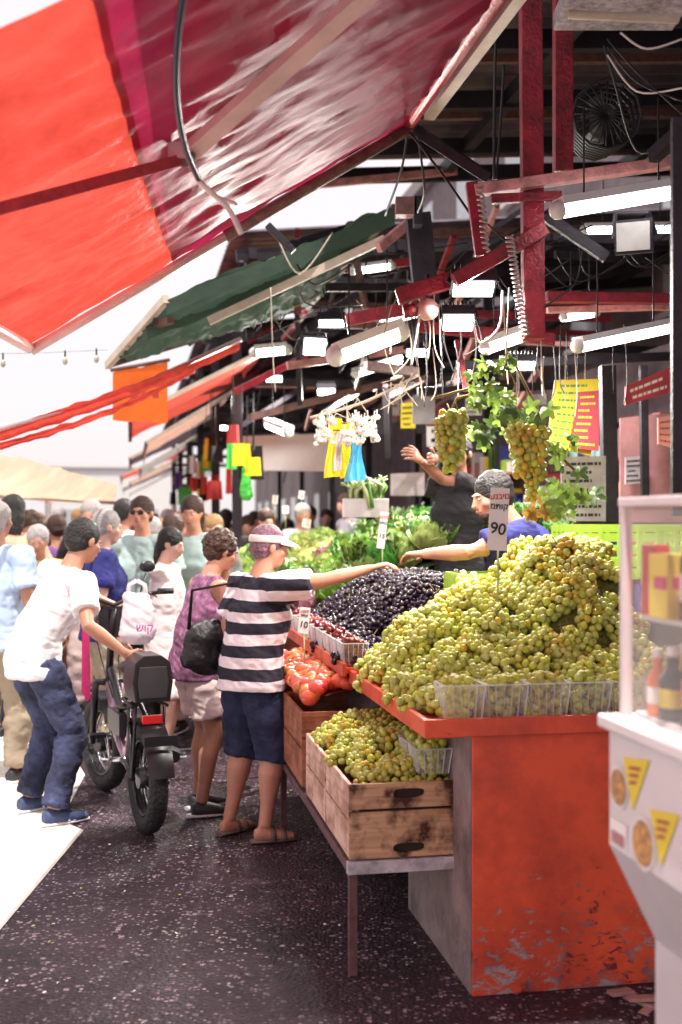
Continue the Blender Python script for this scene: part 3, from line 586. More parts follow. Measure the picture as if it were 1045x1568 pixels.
def fan(c,r):
    for i in range(7): mb.tube([c+V((r*math.cos(t)*(1-.04*i),.05*i,r*math.sin(t)*(1-.04*i))) for t in [k*.524 for k in range(12)]],.008,cb,6,ref=V((0,1,0)),closed=True)
    for i in range(24): mb.tube([c,c+V((r*math.cos(i*.26),0,r*math.sin(i*.26)))],.004,cb,5)
    for i in range(4): mb.poly([c+V((0,.08,0)),c+V((r*.8*math.cos(i*1.57),.06,r*.8*math.sin(i*1.57))),c+V((r*.8*math.cos(i*1.57+.7),.12,r*.8*math.sin(i*1.57+.7)))],dk)
    mb.sph(c+V((0,.15,0)),(.09,.14,.09),cb)
fan(P(930,175,5.6),.17); mb.obj('wall_fan')

# ------------------------------------------------------------------ lamps
em=mat('lamp_glow_white',(1,.98,1),.5,emis=9,var=.0)
em2=mat('floodlight_glow',(.92,.97,1),.5,emis=14,var=.0); wh=mat('lamp_housing_white',(.75,.75,.75),.4,var=.05)
def lightat(e,p,target,energy,sx,sy,c=(1,.93,.86)):
    l=bpy.data.lights.new('lamp_light','AREA'); l.shape='RECTANGLE'; l.size=sx; l.size_y=sy; l.energy=energy; l.color=c
    o=bpy.data.objects.new('lamp_light',l); o.location=p-e.location; o.rotation_euler=(target-p).to_track_quat('-Z','Y').to_euler(); o.parent=e; col.objects.link(o)
def tubelamp(p0,p1,r,energy=0):
    e=empty('fluorescent_lamp',(p0+p1)/2); mb=MB()
    mb.beam(p0+V((0,0,r*.9)),p1+V((0,0,r*.9)),r*2.4,r*.9,wh); mb.tube([p0,p1],r,em,12); mb.sph(p0,r*1.12,wh); mb.sph(p1,r*1.12,wh)
    for t in(.2,.8): q=p0.lerp(p1,t); mb.tube([q+V((0,0,r)),q+V((0,0,.4))],.004,cb,5)
    mb.obj('tube',e)
    if energy: lightat(e,(p0+p1)/2-V((0,0,r*1.3)),(p0+p1)/2-V((0,.0,1)),energy,.3,.1)
def flood(p,wd,hd,energy,on=True,yaw=0,pit=60):
    e=empty('floodlight',p); mb=MB(); Rr=Matrix.Rotation(math.radians(yaw),3,'Z')@Matrix.Rotation(math.radians(pit),3,'X')
    mb.box(p+Rr@V((0,.035,0)),(wd*1.15,.06,hd*1.2),dk,Rr); mb.box(p+Rr@V((0,.0,0)),(wd,.02,hd),em2 if on else mat('lens_grey',(.5,.5,.48),.2),Rr)
    for i in range(7): mb.box(p+Rr@V((wd*(-.45+.15*i),.08,0)),(.006,.04,hd),dk,Rr)
    for q in(-1,1): mb.beam(p+Rr@V((q*wd*.62,.03,0)),p+V((q*wd*.5,.03,hd*.9)),.01,.03,dk)
    mb.beam(p+V((-wd*.5,.03,hd*.9)),p+V((wd*.5,.03,hd*.9)),.03,.01,dk); mb.obj('fixture',e)
    if on and energy: lightat(e,p+Rr@V((0,-.03,0)),p+Rr@V((0,-1,0)),energy,wd,hd)
tubelamp(P(515,545,5.2),P(612,508,5.3),.045,26); tubelamp(P(745,532,5.6),P(802,512,5.6),.035,30); tubelamp(P(885,530,5.0),P(1028,500,5.3),.03,34)
tubelamp(P(855,322,4.6),P(1045,290,4.8),.035,0); tubelamp(P(545,572,8),P(610,552,8.4),.03,60)
tubelamp(P(540,415,8.5),P(600,407,8.5),.03,0); tubelamp(P(895,352,8),P(1040,350,8),.03); tubelamp(P(865,485,7),P(912,478,7),.03,25); tubelamp(P(412,650,10),P(442,662,9),.04,0)
tubelamp(P(560,500,10),P(640,480,10),.03,0); tubelamp(P(390,540,9),P(440,535,9),.04,0)
flood(P(725,442,4.9),.17,.09,40,pit=66); flood(P(702,494,5.1),.13,.08,0,pit=50); flood(P(482,531,7),.13,.1,30,pit=20,yaw=15); flood(P(508,495,7.5),.16,.06,0,pit=65); flood(P(970,362,4.9),.14,.12,0,False,yaw=-20,pit=10)
flood(P(468,432,9),.1,.05,0,pit=70); flood(P(640,540,8.5),.16,.07,90); flood(P(800,560,7.5),.16,.07,40); flood(P(420,580,12),.16,.08,90); flood(P(340,655,17),.16,.08,0); flood(P(500,600,11),.16,.08,90)

def cable(pts,r=.006,m=None,name='hanging_cable'):
    mb=MB(); out=[]
    n=len(pts)
    for i in range(n-1):
        p0=pts[max(i-1,0)];p1=pts[i];p2=pts[i+1];p3=pts[min(i+2,n-1)]
        for k in range(6):
            t=k/6; out.append(.5*((2*p1)+(p2-p0)*t+(2*p0-5*p1+4*p2-p3)*t*t+(3*p1-p0-3*p2+p3)*t**3))
    out.append(pts[-1]); mb.tube(out,r,m or cb,7,ref=V((.3,.9,.1))); mb.obj(name)
hose=mat('hose_navy',(.015,.015,.05),.3); rope=mat('rope_white',(.75,.7,.68),.7); twn=mat('dry_twine',(.5,.42,.33),.9)
cable([P(284,-30,2.6),P(272,60,2.75),P(271,150,2.95),P(284,225,3.2),P(305,275,3.4)],.010,hose); cable([P(305,278,3.4),P(330,300,3.4),P(352,322,3.4),P(370,358,3.4)],.009,rope); cable([P(325,298,3.4),P(350,308,3.42),P(362,312,3.4)],.006,rope)
cable([P(762,-10,5.3),P(758,120,5.3),P(757,275,5.3)],.007); cable([P(772,100,5.3),P(766,200,5.3),P(760,275,5.3)],.006)
cable([P(625,195,5.4),P(615,260,5.6),P(590,330,6)]); cable([P(626,200,5.4),P(680,270,5.2),P(722,330,5)]); cable([P(640,205,5.4),P(650,290,5.6),P(640,325,6)])
for i in range(3): cable([P(930,60+12*i,4.5),P(975,110+15*i,4.5),P(1045,175-20*i,4.3)],.004,random.choice([cb,rope]))
cable([P(925,70,5),P(940,120,5),P(975,230,5.2),P(1030,215,5)],.006); cable([P(1045,60,4),P(990,75,4),P(950,50,4)],.004,rope)
coil=mat('coil_grey',(.45,.36,.36),.5); sp=[]
for i in range(110):
    t=i/109; c=P(780,360,4.7).lerp(P(805,515,4.7),t); sp.append(c+V((.016*math.cos(i*1.3),.016*math.sin(i*1.3),0)))
mb=MB(); mb.tube(sp,.005,coil,6); sp=[]
for i in range(60):
    t=i/59; c=P(735,285,4.7).lerp(P(745,385,4.7),t); sp.append(c+V((.014*math.cos(i*1.3),.014*math.sin(i*1.3),0)))
mb.tube(sp,.005,coil,6); mb.obj('coiled_cable')
for i in range(12): 
    u=U(600,720); cable([P(u,450+U(-10,30),5.1),P(u+U(-20,20),500+U(-10,40),5.1),P(u+U(-30,30),560+U(-20,40),5.1)],.003,random.choice([cb,cb,twn]))
cable([P(625,470,5),P(635,455,5),P(645,465,5),P(640,500,5),P(630,560,5)],.005,rope); cable([P(770,445,4.8),P(765,500,4.8),P(735,525,4.8),P(725,490,4.8)],.005,rope)
for i in range(24):
    u=U(400,640); v=U(360,520); d=U(6.5,9); cable([P(u,v,d),P(u+U(-20,40),v+U(20,60),d),P(u+U(30,120),v+U(-30,30),d+.4)],.005,random.choice([cb,cb,cb,twn]))
for i in range(24):
    u=U(640,1000); v=U(540,600); d=U(5,7); cable([P(u,v-U(30,90),d),P(u+U(-5,5),v,d),P(u+U(-8,8),v+U(10,60),d)],.003,random.choice([cb,cb,twn]))
for i in range(12):
    u=U(640,1040); v=U(330,420); d=U(5,7); cable([P(u,v,d),P(u+U(20,60),v+U(20,60),d),P(u+U(60,160),v+U(-30,30),d)],.004,cb)
cable([P(415,440,6.5),P(418,540,6.5),P(422,600,6.5)],.004,twn)
cable([P(475,640,6),P(560,615,6),P(640,575,5.8)],.008,twn)
for i in range(20):
    t=U(0,1); c=P(475,640,6).lerp(P(640,575,5.8),t); cable([c,c+V((U(-.05,.05),0,U(-.08,.03))),c+V((U(-.1,.1),U(-.03,.03),U(-.14,.02)))],.0025,twn,'twine_end')
mb=MB(); mb.sph(P(655,474,5),(.05,.05,.05),mat('buoy_pink',(.65,.36,.33),.4)); mb.tube([P(655,455,5),P(655,420,5)],.008,cb); mb.tube([P(637,474,5),P(618,478,5)],.03,maroon); mb.obj('hanging_scale')
mb=MB()
for (u,v) in((5,552),(100,548),(148,545)):
    p=P(u,v,7.5); mb.tube([p+V((0,0,.05)),p],.006,cb,6); mb.sph(p-V((0,0,.02)),(.018,.018,.028),mat('bulb_glass',(.5,.48,.4),.2),n=10)
mb.tube([P(-30,542,7.5),P(50,541,7.5),P(165,536,7.5)],.0012,cb,5)
mb.obj('string_lights')

# ------------------------------------------------------------------ grapes
gm=mat('grape_green_skin',(.66,.69,.125),.25,var=.06,scale=60,tint=True,objvar=.12,transl=.22)
gd=mat('grape_dark_skin',(.014,.004,.011),.25,var=.4,scale=60,tint=True,objvar=.15,spec=.4)
cherry=mat('cherry_skin',(.20,.008,.018),.2,var=.3,tint=True,objvar=.3); stem=mat('grape_stem',(.18,.12,.04),.8)
def bunch(name,m,n=55,L=.2,W=.055,gr=.0128,amb=None):
    mb=MB(); mb.tint=True; mb.cur=(1,1,1); mb.tube([V((-.035,.01,.02)),V((0,0,0)),V((L*.5,0,.004)),V((L,0,0))],.003,stem,5)
    pts=[]; tries=0
    while len(pts)<n and tries<5000:
        tries+=1; t=R(); rr=W*(1-.6*t)*(1 if t>.12 else .6+t*3.3); a=U(0,6.283); q=math.sqrt(U(.35,1))
        p=V((t*L,math.cos(a)*rr*q,math.sin(a)*rr*q*.85))
        if all((p-o).length>gr*1.62 for o in pts): pts.append(p)
    ambch=amb if amb is not None else U(0,.2)
    for p in pts:
        k=U(.82,1.1); am=R()<ambch*.7
        mb.cur=(k*(1.12 if am else 1),k*(.78 if am else U(.95,1.02)),k*(.6 if am else U(.7,1.8))); r=gr*U(.9,1.1)
        rot=Matrix.Rotation(U(0,3),3,'Y')@Matrix.Rotation(U(0,3),3,'Z'); mb.sph(p,(r,r,r*1.15),m,rot,12)
    return mb.mesh(name)
gb=[bunch('grape_bunch',gm,U(38,52),U(.15,.21),U(.045,.056),.0152) for _ in range(9)]+[bunch('grape_bunch',gm,45,.18,.05,.0152,.9)]
db=[bunch('dark_bunch',gd,50,.16,.05,.0135) for _ in range(3)]
def inst(me,parent,p,rot,sc=1,name='piece'):
    o=bpy.data.objects.new(name,me); col.objects.link(o); o.parent=parent
    o.matrix_local=Matrix.Translation(p-parent.location)@rot.to_4x4()@Matrix.Scale(sc,4); return o
def heap(name,hf,a0,a1,b0,b1,step,meshes,under,sc=(.9,1.15),flat=True,th=.012,layers=1,sink=.03):
    e=empty(name,ST((a0+a1)/2,(b0+b1)/2,hf((a0+a1)/2,(b0+b1)/2)))
    mb=MB(); mb.grid(lambda u,v:ST(a0+(a1-a0)*u,b0+(b1-b0)*v,hf(a0+(a1-a0)*u,b0+(b1-b0)*v)-sink),20,20,under); mb.obj('core',e)
    na=int((a1-a0)/step); nb=int((b1-b0)/step)
    for l in range(layers):
      for i in range(na+1):
        for j in range(nb+1):
            a=a0+(i+U(-.45,.45))*step; b=b0+(j+U(-.45,.45))*step
            a=min(max(a,a0),a1); b=min(max(b,b0),b1); z=hf(a,b)
            p=ST(a,b,z+U(0,th)); 
            dx=(hf(a+.02,b)-hf(a-.02,b))/.04; dy=(hf(a,b+.02)-hf(a,b-.02))/.04
            nrm=RS@V((-dx,-dy,1)).normalized()
            if flat:
                dn=RS@V((-dx,-dy,0)); q=U(0,6.28); t=V((math.cos(q),math.sin(q),0))*.8+dn*1.3; t=(t-nrm*t.dot(nrm)+nrm*U(-.2,.1)).normalized(); y=nrm.cross(t).normalized(); nn=t.cross(y); rot=Matrix((t,y,nn)).transposed()
                p=p-t*.07
            else: rot=Matrix.Rotation(U(0,6.28),3,'Z')@Matrix.Rotation(U(-.6,.6),3,'X')@Matrix.Rotation(U(-.6,.6),3,'Y')
            inst(random.choice(meshes),e,p,rot,U(*sc))
    return e
def ss(x): x=min(1,max(0,x)); return x*x*(3-2*x)
def hmain(a,b):
    hx=.02+.19*ss((a-1.0)/.17)+.13*ss((a-1.15)/.3)+.18*ss((a-1.50)/.2)
    return .945+hx*ss((b-3.76)/.74)*(1-.5*ss((b-4.70)/.3))+.035*noise.noise(V((a*6,b*6,0)))
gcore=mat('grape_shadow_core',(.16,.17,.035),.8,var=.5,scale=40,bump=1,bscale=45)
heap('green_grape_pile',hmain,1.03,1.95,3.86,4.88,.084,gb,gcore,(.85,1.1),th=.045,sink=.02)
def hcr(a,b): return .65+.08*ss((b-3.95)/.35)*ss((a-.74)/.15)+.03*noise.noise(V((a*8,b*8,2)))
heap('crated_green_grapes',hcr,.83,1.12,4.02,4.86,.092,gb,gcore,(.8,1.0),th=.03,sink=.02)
def hdk(a,b): return .98+.30*ss((a-.98)/.45)*ss((b-4.95)/.5)*(1-.3*ss((b-6.4)/.6))
heap('dark_grape_pile',hdk,1.02,1.62,5.05,6.9,.085,db,mat('dark_core',(.02,.01,.02),.8))

# ------------------------------------------------------------------ red counter + benches
rp=red_peel('peeling_red_paint'); rp2=red_peel('peeling_red_edge',low=3,hi=.02)
ct=empty('red_market_counter',ST(1.6,4.2,0)); mb=MB()
mb.prism([(0,0),(1.05,0),(1.05,.9),(.0,.9)],ST(1.135,3.69,0),ST(1.135,3.705,0),RS@V((1,0,0)),V((0,0,1)),rp); mb.obj('front_panel',ct,bevel=.004,origin=ST(1.6,4.2,0))
mb=MB(); sg=mat('weathered_side_panel',(.24,.17,.165),.75,var=.5,scale=5,bump=.4,c2=(.35,.12,.08),c2amt=.6)
mb.box(ST(1.150,4.15,.45),(.03,.88,.9),sg,RS); mb.box(ST(1.7,4.6,.45),(1.0,.03,.9),sg,RS); mb.obj('side_panels',ct)
mb=MB(); mb.box(ST(1.6,4.33,.905),(1.24,1.3,.03),rp2,RS)
mb.box(ST(1.6,3.675,.912),(1.27,.022,.062),rp2,RS); mb.box(ST(.972,4.33,.912),(.022,1.33,.062),rp2,RS); mb.obj('tabletop',ct,bevel=.004)
bn=empty('crate_bench',ST(.97,4.5,0)); mb=MB(); pe=mat('peeling_grey_steel',(.45,.42,.46),.6,var=.4,scale=16,c2=(.45,.04,.03),c2amt=.9,bump=.3); rl=mat('rust_leg',(.13,.06,.065),.7,var=.4,scale=20)
mb.box(ST(.975,3.93,.385),(.45,.03,.045),pe,RS); mb.box(ST(.768,4.9,.380),(.03,1.9,.035),rl,RS); mb.box(ST(.98,4.9,.400),(.40,1.9,.015),conc,RS)
for a,b in((.775,3.955),(1.1,5.8),(.775,5.8)): mb.box(ST(a,b,.18),(.03,.03,.365),rl,RS)
mb.obj('frame',bn,bevel=.003)
wd=wood('crate_wood',(.42,.23,.12),(.66,.42,.26),burn=True); wdp=wood('crate_wood_pale',(.58,.33,.25),(.82,.56,.46)); wdr=wood('crate_wood_red',(.30,.09,.05),(.48,.18,.10))
def crate(name,a0,a1,b0,b1,z0,z1,m,slots=True):
    e=empty(name,ST((a0+a1)/2,(b0+b1)/2,z0)); h=z1-z0; t=.014
    def board(c,size,m,slot=None):
        mb=MB(); mb.box(c,size,m,RS); ob=mb.obj('board',e,bevel=0 if slot else .002)
        if slot:
            ax=RS@V((1,0,0)); r=MB(); prof=[(.058*math.copysign(abs(math.cos(q))**.6,math.cos(q)),.017*math.copysign(abs(math.sin(q))**.7,math.sin(q))) for q in [i*math.pi/10 for i in range(20)]][::-1]
            r.prism(prof,slot-RS@V((0,.05,0)),slot+RS@V((0,.05,0)),ax,V((0,0,1)),m)
            cut=r.obj('cut',e); bo=ob.modifiers.new('b','BOOLEAN'); bo.object=cut; bo.operation='DIFFERENCE'; bo.solver='EXACT'
            dg=bpy.context.evaluated_depsgraph_get(); dg.update(); me=bpy.data.meshes.new_from_object(ob.evaluated_get(dg)); ob.modifiers.clear(); ob.data=me; bpy.data.objects.remove(cut)
    am,bm_=(a0+a1)/2,(b0+b1)/2
    for bb in(b0+t/2,b1-t/2):
        front=slots and bb<bm_
        board(ST(am,bb,z0+h*.315),(a1-a0,t,h*.61),m,ST(am,bb,z0+.035) if front else None)
        board(ST(am,bb,z0+h*.825),(a1-a0,t,h*.33),m,ST(am,bb,z1-.04) if front else None)
    for aa in(a0+t/2,a1-t/2):
        for k in range(2): board(ST(aa,bm_,z0+h*(.25+.5*k)),(t,b1-b0-2*t-.002,h*.47),wdp if m is wd else m)
    for aa in(a0+t+.012,a1-t-.012):
        for bb in(b0+t+.012,b1-t-.012): board(ST(aa,bb,(z0+z1)/2),(.022,.022,h*.96),m)
    board(ST(am,bm_,z0+.006),(a1-a0-2*t,b1-b0-2*t,.010),m)
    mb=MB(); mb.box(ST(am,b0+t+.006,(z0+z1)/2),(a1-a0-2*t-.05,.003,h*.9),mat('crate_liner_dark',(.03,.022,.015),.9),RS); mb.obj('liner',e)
crate('wooden_crate',.757,1.19,3.925,4.42,.412,.68,wd); crate('wooden_crate',.757,1.19,4.43,4.93,.412,.68,wdp,False)
crate('wooden_crate',.75,1.2,5.0,5.62,.42,.76,wdr,False); crate('wooden_crate',.75,1.2,5.65,6.3,.42,.76,wdr,False)
tomm=mat('tomato_skin',(.70,.14,.05),.25,var=.2,scale=20,objvar=.22,tint=True)
def fruit(name,m,r,squash=.82,st=True,n=14):
    mb=MB(); mb.tint=True; vs,fs=sphT(n); out=[]
    for v in vs:
        a=math.atan2(v.y,v.x); k=1+.04*math.cos(5*a)*(1-abs(v.z)); dz=-.18*math.exp(-((v.x**2+v.y**2)*12)) if v.z>0 else 0
        out.append(V((v.x*k*r,v.y*k*r,(v.z*squash+dz)*r)))
    mb.add(out,fs,m,True)
    if st:
        for i in range(5): 
            t=i*1.256; mb.poly([(0,0,.68*r),(.3*r*math.cos(t-.25),.3*r*math.sin(t-.25),.74*r),(.55*r*math.cos(t),.55*r*math.sin(t),.74*r),(.3*r*math.cos(t+.25),.3*r*math.sin(t+.25),.74*r)],mat('sepal_green',(.1,.2,.04),.6))
    return mb.mesh(name)
tom=[fruit('tomato',tomm,.040),fruit('tomato',tomm,.036,.9)]
def htm(a,b): return .77+.10*math.sin(math.pi*min(1,max(0,(a-.72)/.5)))
heap('tomato_pile',htm,.79,1.16,5.04,6.25,.060,tom,mat('tomato_core',(.2,.03,.01),.8),(.9,1.15),False,.03,2)
clear=mat('clear_plastic',(.9,.9,.9),.06,var=0,alpha=.17,spec=1); rim=mat('plastic_rim',(.8,.8,.82),.15,var=0,alpha=.55)
def punnet(mb,a,b,z,w=.11,l=.11,h=.085):
    x=RS@V((1,0,0)); y=RS@V((0,1,0)); c=ST(a,b,z); up=V((0,0,1)); k=.82
    P4=[(-1,-1),(1,-1),(1,1),(-1,1)]; bt=[c+x*p*w/2*k+y*q*l/2*k for p,q in P4]; tp=[c+x*p*w/2+y*q*l/2+up*h for p,q in P4]
    for i in (0,1,3): mb.poly([bt[i],bt[(i+1)%4],tp[(i+1)%4],tp[i]],clear)
    for i in range(4):
        mb.beam(tp[i],tp[(i+1)%4],.006,.004,rim)
    for i in(0,3):
        for t in(0,.2,.4,.6,.8,1): mb.beam(bt[i].lerp(bt[(i+1)%4],t),tp[i].lerp(tp[(i+1)%4],t),.002,.004,rim)
def filled(name,a,b,z,w,l,h,n,gr,m):
    e=empty(name,ST(a,b,z)); mb=MB(); punnet(mb,a,b,z,w,l,h); mb.obj('tub',e)
    g=MB(); g.tint=True
    for i in range(n):
        k=U(.8,1.1); g.cur=(k,k*U(.92,1),k*U(.6,1.5)); zz=U(.01,h+.02); kk=.78+.16*zz/h
        g.sph(ST(a+U(-.5,.5)*(w*kk-gr*2),b+U(-.5,.5)*(l*kk-gr*2),z+zz),gr*U(.88,1.1),m,n=12)
    g.obj('fruit',e)
for i in range(5): filled('grape_punnet',1.115+.152*i,3.775,.922,.145,.135,.125,100,.0155,gm)
for i in range(2): filled('grape_punnet',1.07,4.0+.15*i,.70,.13,.13,.09,60,.0155,gm)
mb=MB(); mb.box(ST(1.3,6.0,.94),(.72,2.05,.03),rp2,RS); mb.box(ST(.935,6.0,.945),(.02,2.08,.06),rp2,RS); mb.box(ST(1.35,6.0,.46),(.55,1.9,.9),sg,RS); mb.obj('fruit_table',bevel=.003)
for i in range(9):
    filled('cherry_punnet',.99,5.06+.2*i,.96,.115,.17,.10,70,.014,cherry)
lime=mat('lime_plastic',(.33,.52,.05),.4,var=.1)
def pcrate(name,a0,a1,b0,b1,z0,z1,m):
    mb=MB(); x=.012
    for zz in [z0+(z1-z0)*t for t in(.06,.3,.54,.78,.96)]:
        for bb in(b0,b1): mb.beam(ST(a0,bb,zz),ST(a1,bb,zz),x,(z1-z0)*.15,m)
        for aa in(a0,a1): mb.beam(ST(aa,b0,zz),ST(aa,b1,zz),x,(z1-z0)*.15,m)
    for k in range(7):
        t=k/6
        for bb in(b0,b1): mb.box(ST(a0+(a1-a0)*t,bb,(z0+z1)/2),(.02,.018,z1-z0),m,RS)
        for aa in(a0,a1): mb.box(ST(aa,b0+(b1-b0)*t,(z0+z1)/2),(.018,.02,z1-z0),m,RS)
    mb.box(ST((a0+a1)/2,(b0+b1)/2,z0+.01),(a1-a0,b1-b0,.01),m,RS); mb.obj(name)
pcrate('plastic_crate',1.47,1.72,4.98,5.2,1.14,1.36,lime); pcrate('plastic_crate',2.35,3.0,5.7,6.1,1.3,1.58,lime)
# ------------------------------------------------------------------ greens
leafg=[mat('leaf_green',(.15,.33,.05),.5,var=.4,transl=.25,objvar=.3),mat('leaf_light',(.42,.55,.17),.5,var=.3,transl=.25,objvar=.3),mat('leaf_dark',(.06,.15,.04),.5,var=.4,transl=.2,objvar=.3)]
def lettuce(m,r=.11,n=16,ups=.6):
    mb=MB()
    for i in range(n):
        t=i*2.4; k=.5+.5*(i/n); tilt=(1-i/n)*1.0+.2
        def fn(u,v):
            w=(v-.5)*2; L=u*r*1.25; wid=r*.65*math.sin(math.pi*min(.9,u*.8+.1)); el=tilt*(.2+.8*u)
            x=L*math.sin(1.4-el*.9)*k; z=L*(math.cos(1.4-el*.9)+ups*.4)+.012*math.sin(w*9+i)*u
            y=w*wid; x+=.006*math.cos(w*11+i)*u
            return V((x*math.cos(t)-y*math.sin(t),x*math.sin(t)+y*math.cos(t),z))
        mb.grid(fn,5,8,m)
    return mb.mesh('lettuce')
def herb(m,stalk,L=.26):
    mb=MB()
    for i in range(30):
        d=V((U(-.3,.3),U(-.3,.3),1)).normalized(); p0=V((U(-.015,.015),U(-.015,.015),0)); p1=p0+d*L*U(.6,1)
        mb.tube([p0,p1],[.003,.0015],stalk,5)
        for j in range(5):
            c=p0.lerp(p1,U(.45,1.05)); q=V((U(-1,1),U(-1,1),U(-.3,1))).normalized(); s_=q.cross(V((0,0,1))).normalized()*.018; mb.poly([c,c+q*.02+s_,c+q*.05,c+q*.02-s_],m)
    return mb.mesh('herb_bunch')
stalkw=mat('stalk_pale',(.5,.55,.28),.6); radm=mat('radish_skin',(.55,.04,.12),.35,tint=True,objvar=.2)
let=[lettuce(leafg[1]),lettuce(leafg[0]),lettuce(leafg[2],.1),herb(leafg[0],stalkw),herb(leafg[2],stalkw),lettuce(mat('lettuce_purple_tip',(.45,.22,.28),.5,var=.5,scale=14,transl=.2,c2=(.5,.6,.3),c2amt=.8),.09)]
def htab(a,b): return 1.03+.34*ss((a-1.0)/1.2)+.07*noise.noise(V((a*3,b*3,5)))
mb=MB(); mb.box(ST(1.75,9.6,.5),(1.6,4.9,.98),wdr,RS); mb.obj('vegetable_table')
heap('leafy_greens_display',htab,.98,2.6,7.1,9.2,.12,[let[0],let[1],let[0],let[0],let[5],let[3],let[1]],mat('greens_core',(.04,.08,.02),.8),(.8,1.25),False,.08)
def pile(name,a,b,z,w,l,h,meshes,step,sc=(.8,1.2),core=(.1,.05,.03)):
    heap(name,lambda x,y:z+h*math.cos(math.pi*.45*max(-1,min(1,(x-a)/(w/2))))*math.cos(math.pi*.45*max(-1,min(1,(y-b)/(l/2)))),a-w/2,a+w/2,b-l/2,b+l/2,step,meshes,mat(name+'_core',core,.8),sc,False,.03)
pepm=mat('pepper_green',(.15,.33,.04),.25,tint=True,objvar=.3); wm=mat('onion_skin',(.75,.68,.55),.4,tint=True,objvar=.1); orm=mat('orange_peel',(.8,.3,.03),.45,tint=True,objvar=.15); ym=mat('lemon_peel',(.8,.62,.08),.4,tint=True,objvar=.1); aubm=mat('aubergine_skin',(.05,.01,.05),.15,tint=True,objvar=.2)
F_=lambda m,r,s_=.9:[fruit('veg',m,r,s_,False,10)]
pile('radish_pile',1.85,7.6,1.36,.45,.45,.10,F_(radm,.032),.055); pile('herb_pile',2.45,7.5,1.40,.8,.5,.10,[let[3],let[4]],.08)
pile('turnip_pile',1.15,8.3,1.10,.3,.5,.10,F_(wm,.04),.06)
items=[('pepper_pile',F_(pepm,.045,1.1)),('lettuce_pile',[let[0],let[1]]),('onion_pile',F_(wm,.045)),('tomato_pile',tom),('orange_pile',F_(orm,.045,1)),('cabbage_pile',[let[0],let[0]]),('herb_pile',[let[3],let[1]]),('lemon_pile',F_(ym,.035,1.2))]
k=0
for b in [9.6,10.6,11.6]:
    for a in [1.25,1.9,2.5]:
        nm,me=items[k%8]; k+=3; pile(nm,a,b,1.04+.2*(a-1),.55,.9,.15,me,.085 if 'let' in nm or 'herb' in nm or 'cab' in nm else .07)
for i,b in enumerate([13,15,17,19,21.5,24]):
    mb=MB(); mb.box(ST(1.6,b+.8,.48),(1.3,1.7,.95),random.choice([wdr,wd,sg]),RS); mb.obj('market_stall_table')
    for j in range(2):
        nm,me=items[(i*2+j*5)%8]; pile(nm,1.3+.6*j,b+.8,.98+.15*j,.6,1.5,.15,me,.12)
mb=MB()
for i in range(34):
    p=P(U(532,588),778,7.4)+V((0,U(-.1,.1),0)); mb.tube([p,p+V((U(-.04,.04),U(-.03,.03),U(.10,.16))),p+V((U(-.1,.1),0,U(.14,.22)))],[.015,.014,.004],random.choice([stalkw,leafg[1],leafg[0]]),6)
mb.obj('leek_bundle')
mb=MB(); mb.box(P(560,778,7.35),(.3,.02,.12),mat('box_white',(.75,.72,.7),.7)); mb.box(P(560,778,7.5),(.3,.25,.12),mat('box_white',(.75,.72,.7),.7)); mb.obj('polystyrene_box',bevel=.004)
for (u,d,z) in [(405,11,0.1),(462,12,.1),(380,13,0),(440,14.5,0),(535,12.5,.15),(600,11.5,.1),(500,16,0),(330,15.5,0),(360,19,0),(420,18,0),(390,16,0),(475,14,.1)]:
    x=(u-522.5)/F*d
    person('stallholder',(x,d,z),yaw=U(100,260),H=U(1.6,1.8),skin=random.choice(sk),hair=random.choice(hs_),top=random.choice([blackc,navy,cl[6],cl[9],tee_w]),bottom=blackc,vox=.02,head=(U(-20,20),U(0,20)))

# hanging grape vine
vn=empty('hanging_grape_vine',P(790,600,4.6)); leafv=mat('vine_leaf',(.20,.30,.06),.5,var=.4,scale=12,transl=.35,c2=(.42,.36,.08),c2amt=.4); leafa=mat('vine_leaf_amber',(.40,.24,.05),.5,transl=.3,var=.4,scale=14); leafdk=mat('vine_leaf_dark',(.07,.13,.03),.5,transl=.2,var=.4)
def vleaf(mb,c,n,t,r,m):
    n=n.normalized(); t=(t-n*t.dot(n)).normalized(); y=n.cross(t); vs=[c]; N_=40
    for i in range(N_):
        a=2*math.pi*i/N_; rr=r*(.72+.22*math.cos(5*a))*(1 if i%2 else .93)*(.6 if abs(i-N_//2)<2 else 1); vs.append(c+t*rr*math.cos(a)+y*rr*math.sin(a)-n*(.35*rr*rr/r)+n*.12*r*math.sin(3*a))
    mb.add(vs,[(0,1+i,1+(i+1)%N_) for i in range(N_)],m,True)
mb=MB(); pa=[(760,565),(735,602),(768,606),(775,640),(820,640),(868,690),(890,745),(842,760),(858,765),(742,672),(790,625),(745,580),(870,770)]
for (u,v) in pa:
    for k in range(7):
        c=P(u+U(-24,24),v+U(-22,22),U(4.5,4.8)); vleaf(mb,c,V((U(-1,1),-1,U(-.5,1))),V((U(-1,1),U(-.3,.3),-1)),U(.03,.055),random.choice([leafv,leafv,leafg[0],leafdk,leafv,leafdk]))
for q in range(8):
    c=P(U(808,850),U(755,788),4.6); vleaf(mb,c,V((U(-.8,.8),-1,.2)),V((U(-1,1),0,-1)),.042,leafa)
mb.obj('leaves',vn)
mb=MB()
for pts in([(775,555),(790,590),(770,640),(800,650)],[(740,600),(700,610),(690,630)],[(790,560),(820,620),(840,680),(880,720)],[(665,610),(700,600),(740,590)]): mb.tube([P(u,v,4.65) for u,v in pts],.006,stem,6)
mb.tube([P(775,555,4.65),P(780,440,4.7)],.003,twn,5); mb.obj('stems',vn)
down=Matrix.Rotation(math.radians(90),3,'Y')
